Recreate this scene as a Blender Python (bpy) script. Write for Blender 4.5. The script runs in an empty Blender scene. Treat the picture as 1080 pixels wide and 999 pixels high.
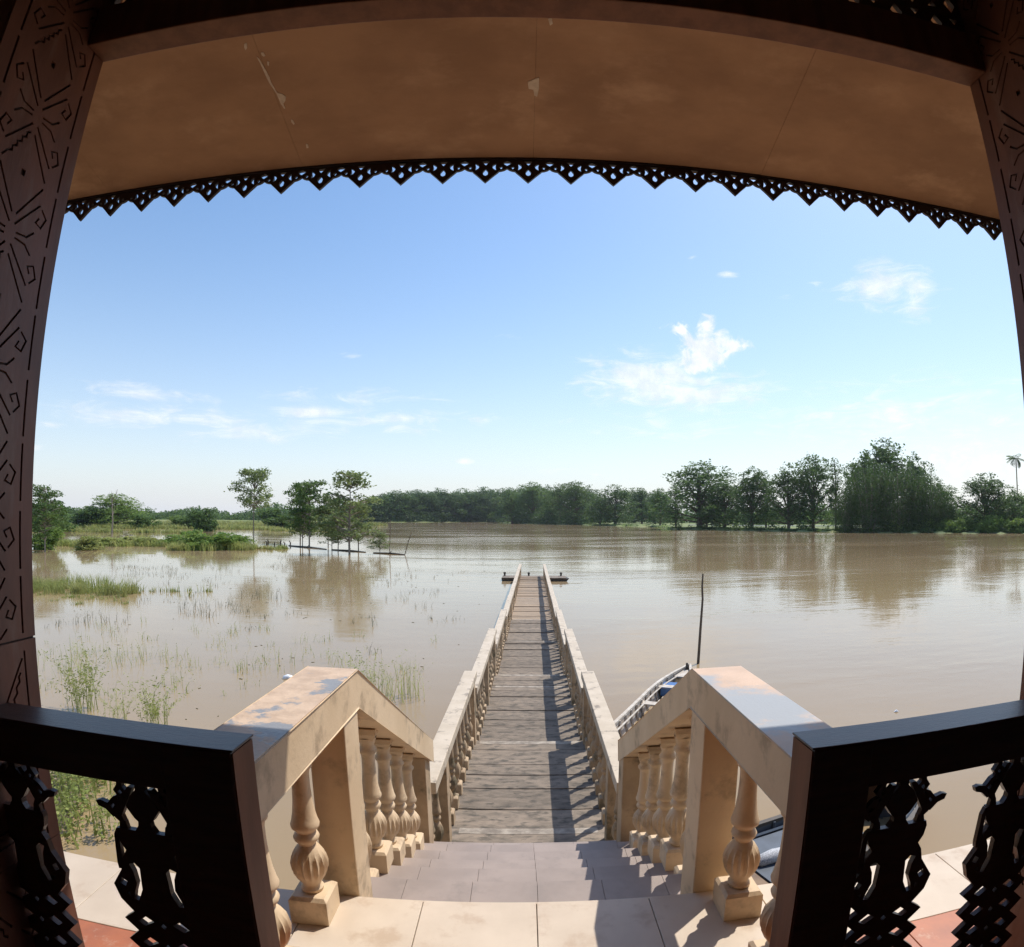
import bpy, math, random
import numpy as np
from mathutils import Vector, Matrix
from mathutils.geometry import tessellate_polygon

S = bpy.context.scene
COL = S.collection
R = math.radians
rnd = random.Random(11)

# ------------------------------------------------------------------ camera (wide action-camera lens)
cam = bpy.data.cameras.new("camera")
camo = bpy.data.objects.new("camera", cam); COL.objects.link(camo); S.camera = camo
yaw, pit, rol = -0.0499, 0.0237, 0.0027
f_ = Vector((-math.sin(yaw)*math.cos(pit), math.cos(yaw)*math.cos(pit), math.sin(pit)))
r_ = Vector((math.cos(yaw), math.sin(yaw), 0)); u_ = r_.cross(f_)
rr_ = math.cos(rol)*r_+math.sin(rol)*u_; uu_ = -math.sin(rol)*r_+math.cos(rol)*u_
M = Matrix((rr_, uu_, -f_)).transposed().to_4x4(); M.translation = (0.0085, 0, 1.6)
camo.matrix_world = M
cam.type = 'PANO'; cam.panorama_type = 'FISHEYE_LENS_POLYNOMIAL'
cam.sensor_width = 36; cam.sensor_fit = 'HORIZONTAL'
cam.fisheye_fov = R(340)
th = np.linspace(0, 1.45, 300); k3, k5 = .0121, .0559
rad = 632.867/1080*36*(th+k3*th**3+k5*th**5)
A = np.stack([rad, rad**2, rad**3, rad**4], 1)
kk = np.linalg.lstsq(A, th, rcond=None)[0]
cam.fisheye_polynomial_k0 = 0
cam.fisheye_polynomial_k1, cam.fisheye_polynomial_k2, cam.fisheye_polynomial_k3, cam.fisheye_polynomial_k4 = [-float(k) for k in kk]
cam.shift_x = -(586.69-540)/1080; cam.shift_y = (531.27-499.5)/999
cam.clip_start = .02; cam.clip_end = 5000

# ------------------------------------------------------------------ sky and sun
sunv = Vector((.455, .41, 1)).normalized()
EL = math.asin(sunv.z); AZ = math.atan2(sunv.x, sunv.y)
W = bpy.data.worlds.new("World"); S.world = W; W.use_nodes = True
nt = W.node_tree; N = nt.nodes; L = nt.links
def mth(nt, op, a, b=None, c=None, clamp=False):
    n = nt.nodes.new('ShaderNodeMath'); n.operation = op; n.use_clamp = clamp
    for i, v in enumerate((a, b, c)):
        if v is None: continue
        if isinstance(v, (int, float)): n.inputs[i].default_value = v
        else: nt.links.new(v, n.inputs[i])
    return n.outputs[0]
def smooth(nt, v, lo, hi):
    n = nt.nodes.new('ShaderNodeMapRange'); n.interpolation_type = 'SMOOTHSTEP'
    nt.links.new(v, n.inputs[0]); n.inputs[1].default_value = lo; n.inputs[2].default_value = hi
    return n.outputs[0]
sky = N.new('ShaderNodeTexSky'); sky.sky_type = 'NISHITA'; sky.sun_disc = False
sky.sun_elevation = EL; sky.sun_rotation = AZ
sky.air_density = 1.15; sky.dust_density = .9; sky.ozone_density = 1.7; sky.altitude = 10
tc = N.new('ShaderNodeTexCoord'); sp = N.new('ShaderNodeSeparateXYZ'); L.new(tc.outputs['Generated'], sp.inputs[0])
az = mth(nt, 'ARCTAN2', sp.outputs[0], sp.outputs[1]); el = mth(nt, 'ARCSINE', sp.outputs[2])
cb = N.new('ShaderNodeCombineXYZ'); L.new(az, cb.inputs[0]); L.new(el, cb.inputs[1])
def noise(nt, vec, sc, det=5, rough=.55, scl=(1, 1, 1), off=(0, 0, 0), dist=0):
    mp = nt.nodes.new('ShaderNodeMapping'); mp.inputs['Scale'].default_value = scl; mp.inputs['Location'].default_value = off
    nt.links.new(vec, mp.inputs[0])
    n = nt.nodes.new('ShaderNodeTexNoise'); n.inputs['Scale'].default_value = sc; n.inputs['Detail'].default_value = det
    n.inputs['Roughness'].default_value = rough; n.inputs['Distortion'].default_value = dist
    nt.links.new(mp.outputs[0], n.inputs['Vector']); return n.outputs[0]
def family(clouds, nz, k, lo, hi):
    tot = None
    for (a0, e0, wa, we, s) in clouds:
        dx = mth(nt, 'MULTIPLY', mth(nt, 'SUBTRACT', az, a0), 1/wa); dy = mth(nt, 'MULTIPLY', mth(nt, 'SUBTRACT', el, e0), 1/we)
        d = mth(nt, 'SQRT', mth(nt, 'ADD', mth(nt, 'MULTIPLY', dx, dx), mth(nt, 'MULTIPLY', dy, dy)))
        m = mth(nt, 'MULTIPLY', mth(nt, 'SUBTRACT', 1, d, clamp=True), s)
        tot = m if tot is None else mth(nt, 'MAXIMUM', tot, m)
    v = mth(nt, 'MULTIPLY_ADD', mth(nt, 'SUBTRACT', nz, .5), k, tot)
    gate = smooth(nt, tot, 0, .12)
    return mth(nt, 'MULTIPLY', smooth(nt, v, lo, hi), gate)
puff = family([(.300, .276, .075, .060, 1.2), (.262, .312, .040, .022, .9), (.345, .284, .055, .028, .95), (.285, .250, .05, .03, .75), (.31, .315, .03, .03, .8)],
              noise(nt, cb.outputs[0], 34, 8, .62, off=(3, 1, 0), dist=.7), 2.0, .30, .85)
wisp1 = family([(.20, .228, .17, .070, 1.15), (.30, .205, .18, .050, 1.05), (.125, .253, .05, .016, .7), (.24, .245, .09, .03, .8), (.31, .185, .11, .02, .5),
                (.62, .36, .12, .055, 1.05), (.66, .33, .05, .05, .9), (.66, .325, .03, .02, .8), (.354, .400, .030, .009, .9), (.29, .43, .02, .008, .6), (.45, .36, .03, .008, .5), (.50, .375, .02, .008, .5)],
               noise(nt, cb.outputs[0], 16, 8, .64, scl=(1, 3.0, 1), off=(1, 7, 2), dist=.8), 2.1, .22, 1.1)
wisp2 = family([(-.637, .186, .14, .022, 1.0), (-.55, .18, .08, .012, .6), (-.359, .168, .10, .028, .95), (-.62, .15, .30, .034, .8), (-.45, .132, .28, .03, .75), (-.20, .162, .24, .032, .8), (-.30, .19, .3, .03, .6), (.25, .15, .3, .04, .6),
                (-.30, .262, .03, .010, .7), (-.104, .093, .022, .010, 1.1), (-.80, .092, .03, .01, 1.1), (-.77, .128, .04, .009, .9),
                (-.02, .30, .05, .012, .4), (.75, .08, .35, .06, .95), (.62, .16, .45, .09, .75), (-.32, .055, .05, .008, .5), (.1, .06, .3, .03, .35),
                (-1.4, .3, .5, .1, .7), (1.6, .25, .5, .1, .8), (2.6, .35, .6, .12, .8), (-2.5, .3, .6, .12, .8)],
               noise(nt, cb.outputs[0], 11, 9, .66, scl=(1, 4.5, 1), off=(5, 3, 0), dist=1.0), 2.0, .25, 1.15)
cl = mth(nt, 'MAXIMUM', mth(nt, 'MULTIPLY', puff, .85), mth(nt, 'MAXIMUM', mth(nt, 'MULTIPLY', wisp1, .70), mth(nt, 'MULTIPLY', wisp2, .70)))
hz = mth(nt, 'EXPONENT', mth(nt, 'MULTIPLY', mth(nt, 'MAXIMUM', el, 0), -5.0))
hz = mth(nt, 'MULTIPLY', hz, .80)
def mixc(nt, fac, a, b):
    n = nt.nodes.new('ShaderNodeMix'); n.data_type = 'RGBA'
    for i, v in ((0, fac), (6, a), (7, b)):
        if isinstance(v, (int, float)): n.inputs[i].default_value = v
        elif isinstance(v, tuple): n.inputs[i].default_value = (*v, 1) if len(v) == 3 else v
        else: nt.links.new(v, n.inputs[i])
    return n.outputs[2]
SKYS = .15
hs = N.new('ShaderNodeHueSaturation'); hs.inputs['Saturation'].default_value = 1.20; hs.inputs['Value'].default_value = 1.05; L.new(sky.outputs[0], hs.inputs['Color'])
c1 = mixc(nt, hz, hs.outputs[0], (.72/SKYS, .765/SKYS, .87/SKYS))
shn = smooth(nt, noise(nt, cb.outputs[0], 30, 5, .6, off=(9, 2, 4)), .35, .65)
ccol = mixc(nt, shn, (.80/SKYS, .83/SKYS, .88/SKYS), (1.0/SKYS, 1.0/SKYS, 1.0/SKYS))
c2 = mixc(nt, cl, c1, ccol)
L.new(c2, N['Background'].inputs[0]); N['Background'].inputs[1].default_value = SKYS
sl = bpy.data.lights.new("sun", 'SUN'); so = bpy.data.objects.new("sun", sl); COL.objects.link(so)
sl.energy = 3.8; sl.angle = R(.5); sl.color = (1, .95, .87)
so.rotation_euler = (-sunv).to_track_quat('-Z', 'Y').to_euler(); so.location = (20, 20, 40)
S.view_settings.view_transform = 'Standard'; S.view_settings.look = 'None'
S.view_settings.exposure = .20; S.view_settings.gamma = 1; S.view_settings.use_curve_mapping = False
try: S.cycles.use_denoising = True; S.cycles.denoising_prefilter = 'NONE'; S.cycles.max_bounces = 8; S.cycles.diffuse_bounces = 5; S.cycles.transparent_max_bounces = 6
except Exception: pass

# ------------------------------------------------------------------ materials
def mat(name, c1, c2=None, sc=4, rough=.6, bump=0, bsc=None, scl=(1, 1, 1), spec=.5, c3=None, sc3=1, lo3=.5, hi3=.65, r3=None, isl=0, coat=0, obj_rand=0, det=6, bdist=.01):
    m = bpy.data.materials.new(name); m.use_nodes = True; t = m.node_tree
    b = t.nodes['Principled BSDF']; b.inputs['Roughness'].default_value = rough
    b.inputs['Specular IOR Level'].default_value = spec
    if coat: b.inputs['Coat Weight'].default_value = coat; b.inputs['Coat Roughness'].default_value = .12
    tcn = t.nodes.new('ShaderNodeTexCoord')
    geo = t.nodes.new('ShaderNodeNewGeometry')
    vec = geo.outputs['Position']
    col = None
    if c2 is not None:
        n = noise(t, vec, sc, det, .6, scl)
        col = mixc(t, smooth(t, n, .3, .7), c1, c2)
    else:
        rgb = t.nodes.new('ShaderNodeRGB'); rgb.outputs[0].default_value = (*c1, 1); col = rgb.outputs[0]
    if c3 is not None:
        n3 = noise(t, vec, sc3, 7, .65, scl, off=(4, 9, 2))
        f3 = smooth(t, n3, lo3, hi3)
        col = mixc(t, f3, col, c3)
        if r3 is not None:
            L_ = mth(t, 'MULTIPLY_ADD', f3, r3-rough, rough); t.links.new(L_, b.inputs['Roughness'])
    if isl or obj_rand:
        src = geo.outputs['Random Per Island']
        if obj_rand and not isl:
            oi = t.nodes.new('ShaderNodeObjectInfo'); src = oi.outputs['Random']
        amt = isl or obj_rand
        v = mth(t, 'MULTIPLY_ADD', src, amt, 1-amt/2)
        if isl and obj_rand:
            oi = t.nodes.new('ShaderNodeObjectInfo'); v = mth(t, 'MULTIPLY', v, mth(t, 'MULTIPLY_ADD', oi.outputs['Random'], obj_rand, 1-obj_rand/2))
        h = t.nodes.new('ShaderNodeHueSaturation'); t.links.new(v, h.inputs['Value']); t.links.new(col, h.inputs['Color']); col = h.outputs[0]
    t.links.new(col, b.inputs['Base Color'])
    if bump:
        nb = noise(t, vec, bsc or sc*4, 6, .6, scl)
        bp = t.nodes.new('ShaderNodeBump'); bp.inputs['Strength'].default_value = bump; bp.inputs['Distance'].default_value = bdist
        t.links.new(nb, bp.inputs['Height']); t.links.new(bp.outputs[0], b.inputs['Normal'])
    return m
def leafmat(name, a, b2, obj_rand=.25):
    m = mat(name, a, b2, sc=.6, rough=.55, isl=.55, obj_rand=obj_rand, spec=.3)
    t = m.node_tree; b = t.nodes['Principled BSDF']; out = t.nodes['Material Output']
    tr = t.nodes.new('ShaderNodeBsdfTranslucent'); ms = t.nodes.new('ShaderNodeMixShader'); ms.inputs[0].default_value = .4
    src = b.inputs['Base Color'].links[0].from_socket
    h = t.nodes.new('ShaderNodeHueSaturation'); h.inputs['Value'].default_value = 1.5; h.inputs['Hue'].default_value = .485
    t.links.new(src, h.inputs['Color']); t.links.new(h.outputs[0], tr.inputs[0])
    t.links.new(b.outputs[0], ms.inputs[1]); t.links.new(tr.outputs[0], ms.inputs[2]); t.links.new(ms.outputs[0], out.inputs[0])
    return m
MT = {}
MT['cream'] = mat('cream_paint', (.72, .55, .365), (.62, .46, .29), 2.5, .6, .35, 45, c3=(.42, .31, .20), sc3=5, lo3=.50, hi3=.68, bdist=.004)
MT['railtop'] = mat('worn_cream_paint', (.66, .49, .35), (.50, .36, .25), 12, .55, .8, 55, c3=(.27, .265, .27), sc3=4.0, lo3=.51, hi3=.56, r3=.3, bdist=.004)
MT['pierrail'] = mat('weathered_cream', (.60, .50, .38), (.50, .41, .30), 4, .7, .3, 50, c3=(.26, .21, .16), sc3=7, lo3=.54, hi3=.66, bdist=.004)
MT['pierpost'] = mat('stained_cream', (.52, .38, .24), (.36, .25, .15), 3, .75, .4, 50, c3=(.15, .12, .07), sc3=4, lo3=.49, hi3=.66, bdist=.004)
MT['wood'] = mat('dark_varnished_wood', (.075, .036, .022), (.042, .020, .013), 7, .34, .35, 30, scl=(1, 6, 6), spec=.5, bdist=.003)
MT['post'] = mat('brown_varnished_wood', (.20, .085, .048), (.13, .055, .033), 5, .55, .15, 40, scl=(3, 3, .5), spec=.25, bdist=.003)  # on the newels' inner sides this brown stands for skylight
MT['carve'] = mat('carved_brown_wood', (.19, .075, .046), (.125, .05, .032), 5, .5, .2, 50, scl=(2, 2, .5), c3=(.20, .11, .08), sc3=6, lo3=.50, hi3=.70, bdist=.004)
MT['groove'] = mat('dark_groove', (.05, .022, .014), None, rough=.7)
MT['soffit'] = mat('brown_painted_soffit', (.46, .255, .14), (.33, .175, .095), 1.7, .75, .25, 5, scl=(1, 1.8, 1), c3=(.54, .32, .19), sc3=2.3, lo3=.48, hi3=.75, bdist=.01)
MT['patch'] = mat('bare_plaster', (.72, .58, .45), (.55, .42, .32), 30, .8)
MT['fringe'] = mat('fringe_wood', (.03, .015, .014), (.02, .011, .012), 12, .5)
MT['railtopdark'] = mat('grey_worn_cream_paint', (.70, .50, .36), (.58, .41, .29), 5, .5, .4, 70, c3=(.40, .41, .42), sc3=2.2, lo3=.42, hi3=.54, r3=.35, bdist=.004)
MT['tile'] = mat('pale_tile', (.66, .55, .43), (.58, .475, .365), 3, .38, c3=(.52, .40, .29), sc3=5, lo3=.52, hi3=.68, obj_rand=.06)
MT['steptile'] = mat('dusty_step_tile', (.355, .285, .245), (.285, .23, .198), 3, .5, c3=(.27, .22, .19), sc3=5, lo3=.52, hi3=.70, obj_rand=.06)
MT['redtile'] = mat('terracotta_tile', (.46, .155, .065), (.34, .12, .06), 5, .4, c3=(.5, .30, .2), sc3=8, lo3=.58, hi3=.7, obj_rand=.12)
MT['grout'] = mat('grout', (.30, .24, .19), (.2, .16, .12), 20, .9)
MT['concrete'] = mat('weathered_concrete', (.275, .215, .16), (.175, .14, .105), 5, .85, .9, 26, scl=(1, 2.2, 1), c3=(.095, .08, .062), sc3=6, lo3=.47, hi3=.66, obj_rand=.30, bdist=.006)
MT['nosing'] = mat('worn_whitewash', (.42, .36, .29), (.20, .165, .13), 9, .8, .3, 50)
MT['deck2'] = mat('tan_concrete', (.36, .27, .185), (.27, .20, .14), 3, .85, .4, 30, scl=(1, 2.5, 1), c3=(.18, .14, .1), sc3=6, lo3=.58, hi3=.8, obj_rand=.15, bdist=.006)
MT['piling'] = mat('wet_concrete', (.16, .13, .10), (.09, .075, .055), 4, .7, .4)
MT['trunk'] = mat('bark', (.16, .12, .085), (.08, .06, .045), 3, .85, .3, scl=(1, 1, .3))
MT['palebark'] = mat('pale_bark', (.30, .26, .21), (.17, .14, .11), 3, .85)
MT['leafdark'] = leafmat('dark_foliage', (.052, .105, .028), (.088, .150, .042))
MT['leafmid'] = leafmat('mid_foliage', (.065, .125, .03), (.105, .17, .045))
MT['leaflight'] = leafmat('light_foliage', (.13, .22, .045), (.18, .27, .06))
MT['leafmarsh'] = leafmat('young_tree_foliage', (.13, .19, .065), (.20, .25, .095))
MT['reed'] = leafmat('reed_green', (.24, .30, .08), (.32, .34, .12))
MT['marsh'] = leafmat('marsh_grass', (.22, .28, .07), (.32, .33, .12))
MT['weeddark'] = leafmat('waterlogged_weed', (.11, .12, .06), (.17, .16, .09))
MT['bamboo'] = leafmat('bamboo_foliage', (.036, .080, .017), (.062, .112, .025))
MT['grassland'] = mat('grass_land', (.15, .20, .05), (.23, .24, .085), .08, .9, c3=(.07, .10, .03), sc3=.03)
MT['mud'] = mat('mud', (.16, .12, .08), (.10, .075, .05), 1, .6, .3)
MT['white'] = mat('white_plastic_and_glint', (.85, .85, .85), None, rough=.4)
MT['boatwhite'] = mat('whitewashed_planks', (.62, .56, .48), (.45, .38, .30), 8, .6, .2, c3=(.2, .13, .08), sc3=10, lo3=.6, hi3=.75)
MT['boatdark'] = mat('tarred_hull', (.05, .04, .035), (.09, .07, .05), 5, .6)
MT['boatbrown'] = mat('brown_boat_wood', (.24, .15, .08), (.15, .09, .05), 6, .65, .2)
MT['blue'] = mat('blue_paint', (.05, .14, .36), (.08, .19, .40), 5, .45)
MT['bluegrey'] = mat('faded_blue_paint', (.085, .105, .135), (.06, .075, .095), 5, .5)
MT['sack'] = mat('speckled_sack', (.75, .75, .76), (.22, .23, .25), 90, .7, .4)
MT['road'] = mat('pale_road', (.60, .58, .55), None, rough=.9)
MT['inner'] = mat('dark_inner_wall', (.20, .12, .08), (.14, .09, .06), 2, .7)

def water_material():
    m = bpy.data.materials.new('muddy_water'); m.use_nodes = True; t = m.node_tree; b = t.nodes['Principled BSDF']
    geo = t.nodes.new('ShaderNodeNewGeometry'); vec = geo.outputs['Position']
    n1 = noise(t, vec, .05, 4, .6, (1, 1, 1))
    col = mixc(t, smooth(t, n1, .3, .7), (.31, .218, .117), (.36, .262, .15))
    t.links.new(col, b.inputs['Base Color'])
    b.inputs['IOR'].default_value = 1.33; b.inputs['Specular IOR Level'].default_value = .5
    w1 = noise(t, vec, 1.0, 3, .5, (1.3, 2.6, 1), dist=.4)
    w2 = noise(t, vec, .22, 3, .5, (1, 1.9, 1), off=(3, 5, 0), dist=.6)
    w3 = noise(t, vec, 5.0, 2, .5, (1, 1.6, 1), off=(1, 2, 0))
    sp = t.nodes.new('ShaderNodeSeparateXYZ'); t.links.new(vec, sp.inputs[0])
    # the open river is livelier than the flooded meadow on the left
    river = smooth(t, mth(t, 'MULTIPLY_ADD', sp.outputs[0], 1.0, mth(t, 'MULTIPLY', sp.outputs[1], .25)), -12, 22)
    pat = smooth(t, noise(t, vec, .035, 4, .6, (.5, 1.8, 1), off=(8, 1, 0), dist=.5), .42, .62)
    t.links.new(mth(t, 'MULTIPLY_ADD', pat, .07, .035), b.inputs['Roughness'])
    amp = mth(t, 'MULTIPLY', mth(t, 'MULTIPLY_ADD', river, .75, .25), mth(t, 'MULTIPLY_ADD', pat, .8, .4))
    h = mth(t, 'ADD', mth(t, 'MULTIPLY', w1, .030), mth(t, 'ADD', mth(t, 'MULTIPLY', w2, .075), mth(t, 'MULTIPLY', w3, .0035)))
    h = mth(t, 'MULTIPLY', h, amp)
    bp = t.nodes.new('ShaderNodeBump'); bp.inputs['Strength'].default_value = .45; bp.inputs['Distance'].default_value = 1.0
    t.links.new(h, bp.inputs['Height']); t.links.new(bp.outputs[0], b.inputs['Normal'])
    return m
MT['water'] = water_material()

# ------------------------------------------------------------------ mesh helpers
class MB:
    def __init__(s): s.v = []; s.f = []; s.m = []
    def add(s, v, f, mi=0):
        o = len(s.v); s.v += [tuple(p) for p in v]; s.f += [tuple(i+o for i in q) for q in f]; s.m += [mi]*len(f); return s
    def box(s, x0, x1, y0, y1, z0, z1, mi=0):
        v = [(x, y, z) for z in (z0, z1) for y in (y0, y1) for x in (x0, x1)]
        return s.add(v, [(0, 2, 3, 1), (4, 5, 7, 6), (0, 1, 5, 4), (2, 6, 7, 3), (0, 4, 6, 2), (1, 3, 7, 5)], mi)
    def hexa(s, b4, t4, mi=0):
        return s.add(list(b4)+list(t4), [(3, 2, 1, 0), (4, 5, 6, 7), (0, 1, 5, 4), (1, 2, 6, 5), (2, 3, 7, 6), (3, 0, 4, 7)], mi)
    def tube(s, pts, rads, seg=6, mi=0, cap=True):
        pts = [Vector(p) for p in pts]; v = []; f = []
        for i, p in enumerate(pts):
            d = (pts[min(i+1, len(pts)-1)]-pts[max(i-1, 0)]).normalized()
            a = d.cross(Vector((0, 0, 1)) if abs(d.z) < .9 else Vector((0, 1, 0))).normalized(); b = d.cross(a)
            for k in range(seg):
                t = 2*math.pi*k/seg; v.append(p+(a*math.cos(t)+b*math.sin(t))*rads[i])
        for i in range(len(pts)-1):
            for k in range(seg):
                k2 = (k+1) % seg; f.append((i*seg+k, i*seg+k2, (i+1)*seg+k2, (i+1)*seg+k))
        if cap: f.append(tuple(range(seg))[::-1]); f.append(tuple((len(pts)-1)*seg+k for k in range(seg)))
        return s.add(v, f, mi)
    def plate(s, outline, holes, y0, y1, axes='xz', mi=0):
        # outline and holes are 2D; extruded between y0 and y1
        loops = [outline]+list(holes)
        flat = [p for l in loops for p in l]
        tris = tessellate_polygon([[Vector((p[0], p[1], 0)) for p in l] for l in loops])
        def P(p, y): return (p[0], y, p[1]) if axes == 'xz' else (y, p[0], p[1])
        n = len(flat)
        v = [P(p, y0) for p in flat]+[P(p, y1) for p in flat]
        f = [tuple(t) for t in tris]+[tuple(i+n for i in reversed(t)) for t in tris]
        o = 0
        for l in loops:
            k = len(l)
            for i in range(k): f.append((o+i, o+(i+1) % k, n+o+(i+1) % k, n+o+i))
            o += k
        return s.add(v, f, mi)
    def mesh(s, name, mats, smooth_=False):
        me = bpy.data.meshes.new(name); me.from_pydata(s.v, [], s.f)
        for m in (mats if isinstance(mats, (list, tuple)) else [mats]): me.materials.append(MT[m])
        if any(s.m): me.polygons.foreach_set('material_index', s.m)
        if smooth_: me.polygons.foreach_set('use_smooth', [True]*len(me.polygons))
        me.update(); return me
def link(name, me, parent=None, loc=(0, 0, 0), rz=0, sc=(1, 1, 1), **tags):
    o = bpy.data.objects.new(name, me); COL.objects.link(o); o.location = loc; o.rotation_euler = (0, 0, rz); o.scale = sc
    if parent: o.parent = parent
    for k, v in tags.items():
        if v: o[k] = v
    return o
def build(name, mb, mats, parent=None, smooth_=False, bev=0, **tags):
    o = link(name, mb.mesh(name, mats, smooth_), parent, **tags)
    if bev: bevel(o, bev)
    return o
def bevel(o, w, seg=2):
    b = o.modifiers.new('bevel', 'BEVEL'); b.width = w; b.segments = seg; b.limit_method = 'ANGLE'; b.angle_limit = R(40)
def thing(name, label, category, loc=(0, 0, 0), rz=0, group=None, sc=(1, 1, 1)):
    o = bpy.data.objects.new(name, None); COL.objects.link(o); o.location = loc; o.rotation_euler = (0, 0, rz); o.scale = sc
    o.empty_display_size = .2
    o['label'] = label; o['category'] = category
    if group: o['group'] = group
    return o
def fastmesh(name, V, F, mats, mi=None, smooth_=False):
    V = np.asarray(V, np.float32); F = np.asarray(F, np.int32); k = F.shape[1]
    me = bpy.data.meshes.new(name); me.vertices.add(len(V)); me.vertices.foreach_set('co', V.ravel())
    me.loops.add(F.size); me.loops.foreach_set('vertex_index', F.ravel())
    me.polygons.add(len(F)); me.polygons.foreach_set('loop_start', np.arange(0, F.size, k, dtype=np.int32))
    try: me.polygons.foreach_set('loop_total', np.full(len(F), k, np.int32))
    except Exception: pass
    for m in (mats if isinstance(mats, (list, tuple)) else [mats]): me.materials.append(MT[m])
    if mi is not None: me.polygons.foreach_set('material_index', np.asarray(mi, np.int32))
    if smooth_: me.polygons.foreach_set('use_smooth', np.ones(len(F), bool))
    me.update(calc_edges=True); me.validate(); return me

# ------------------------------------------------------------------ ground and water
ZW = -2.6
SH = [(-3.15, 300), (-2.2, 300), (-1.4, 330), (-.84, 380), (-.70, 430), (-.55, 490), (-.30, 492), (-.22, 495), (-.15, 525), (-.09, 560), (-.05, 560), (-.02, 470), (0., 440), (.06, 405), (.10, 375), (.125, 345), (.15, 325), (.2, 296), (.24, 235), (.285, 224),
      (.34, 213), (.38, 200), (.44, 188), (.52, 182), (.57, 174), (.65, 170), (.8, 168), (1.2, 180), (2.2, 240), (3.15, 300)]
SA, SR = [a for a, r in SH], [r for a, r in SH]
def shore(a): return np.interp(a, SA, SR)
def ground_z(x, y):
    a = np.arctan2(x, y); r = np.hypot(x, y); s = shore(a)
    d = (r-s)+2.5*np.sin(a*140)+1.5*np.sin(a*333+1)
    z = ZW-1.4+1.4*np.clip((d+25)/25, 0, 1)+np.clip(d*.10, 0, .65)
    return z
na, nr = 900, 130
aa = np.linspace(-math.pi, math.pi, na+1); rs = np.concatenate([[0.5], np.geomspace(4, 3500, nr-1)])
ra = np.concatenate([np.linspace(0, 1, 20), [1.004, 1.01, 1.02, 1.03, 1.05, 1.1, 1.2, 1.4, 1.8, 2.5, 4, 8, 16]])
AAg, RRg = np.meshgrid(aa, ra, indexing='ij'); RRg = RRg*shore(AAg); RRg[:, 0] = .3
X = RRg*np.sin(AAg); Y = RRg*np.cos(AAg); Z = ground_z(X, Y)
nb = len(ra); V = np.stack([X, Y, Z], -1).reshape(-1, 3)
idx = np.arange((na+1)*nb).reshape(na+1, nb)
F = np.stack([idx[:-1, :-1], idx[1:, :-1], idx[1:, 1:], idx[:-1, 1:]], -1).reshape(-1, 4)
link('ground', fastmesh('ground', V, F, 'grassland', smooth_=True), kind='structure')
w = MB(); w.add([(-4000, -4000, ZW), (4000, -4000, ZW), (4000, 4000, ZW), (-4000, 4000, ZW)], [(0, 1, 2, 3)])
build('water', w, 'water', kind='structure')

# ------------------------------------------------------------------ landing, tiles, stairs
YE = 2.19                                   # front edge of the landing
lm = MB(); lm.box(-7, 7, 1.77, YE-.012, -.5, -.022); lm.box(-7, 7, -5.2, 1.77, -.5, -.023)
landing = build('floor', lm, 'grout', kind='structure')
def tile_mesh(w_, d_, t_, m, e=.0018):
    b = MB()
    b.hexa([(e, e, -t_), (w_-e, e, -t_), (w_-e, d_-e, -t_), (e, d_-e, -t_)], [(e, e, -.0015), (w_-e, e, -.0015), (w_-e, d_-e, -.0015), (e, d_-e, -.0015)])
    b.hexa([(e, e, -.0015), (w_-e, e, -.0015), (w_-e, d_-e, -.0015), (e, d_-e, -.0015)], [(e*2, e*2, 0), (w_-2*e, e*2, 0), (w_-2*e, d_-2*e, 0), (e*2, d_-2*e, 0)])
    return b.mesh('tile', m)
tm = tile_mesh(.47, .42, .02, 'tile'); tr = tile_mesh(.47, .47, .02, 'redtile')
for i in range(-12, 13):
    x = .04+.47*i
    if -6 < x < 5.6:
        link('tile', tm, landing, (x, 1.77, rnd.uniform(-.0006, .0006)))
    if -3 < x < 2.6:
        for j in range(1, 5): link('tile', tr, landing, (x, 1.77-.47*j, rnd.uniform(-.0006, .0006)))
fm = MB(); fm.box(-7, 7, YE-.012, YE, -.5, -.001); build('edge_trim', fm, 'tile', landing)
em = MB(); em.box(-7, -.95, -5.0, YE-.05, -4.2, -.5); em.box(.95, 7, -5.0, YE-.05, -4.2, -.5); em.box(-.95, .95, -5, 1.9, -4.2, -.5)
build('embankment_wall', em, 'piling', kind='structure')
st = thing('staircase', 'flight of dusty pinkish tiled steps down to the pier', 'stairs', (0, YE, 0))
NOS = [2.19, 2.58, 2.94, 3.28, 3.64, 4.0, 4.28]; RZ = [-.16, -.32, -.48, -.64, -.80, -.95]
bs = MB()
for k in range(6):
    bs.box(-.95, .95, NOS[k]-YE+.0005, NOS[k+1]-YE-.012, -1.6, RZ[k]-.018)
build('stair_core', bs, 'concrete', st)
xs = [-.95, -.58, -.26, .05, .36, .66, .95]
for k in range(6):
    for a, b in zip(xs, xs[1:]):
        t_ = tile_mesh(b-a, NOS[k+1]-NOS[k], .017, 'steptile', .0007)
        link('tile', t_, st, (a, NOS[k]-YE, RZ[k]))
    rb = MB(); rb.box(-.95, .95, NOS[k+1]-YE-.012, NOS[k+1]-YE, RZ[k]-.17, RZ[k]-.018); build('riser', rb, 'steptile', st)

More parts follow.
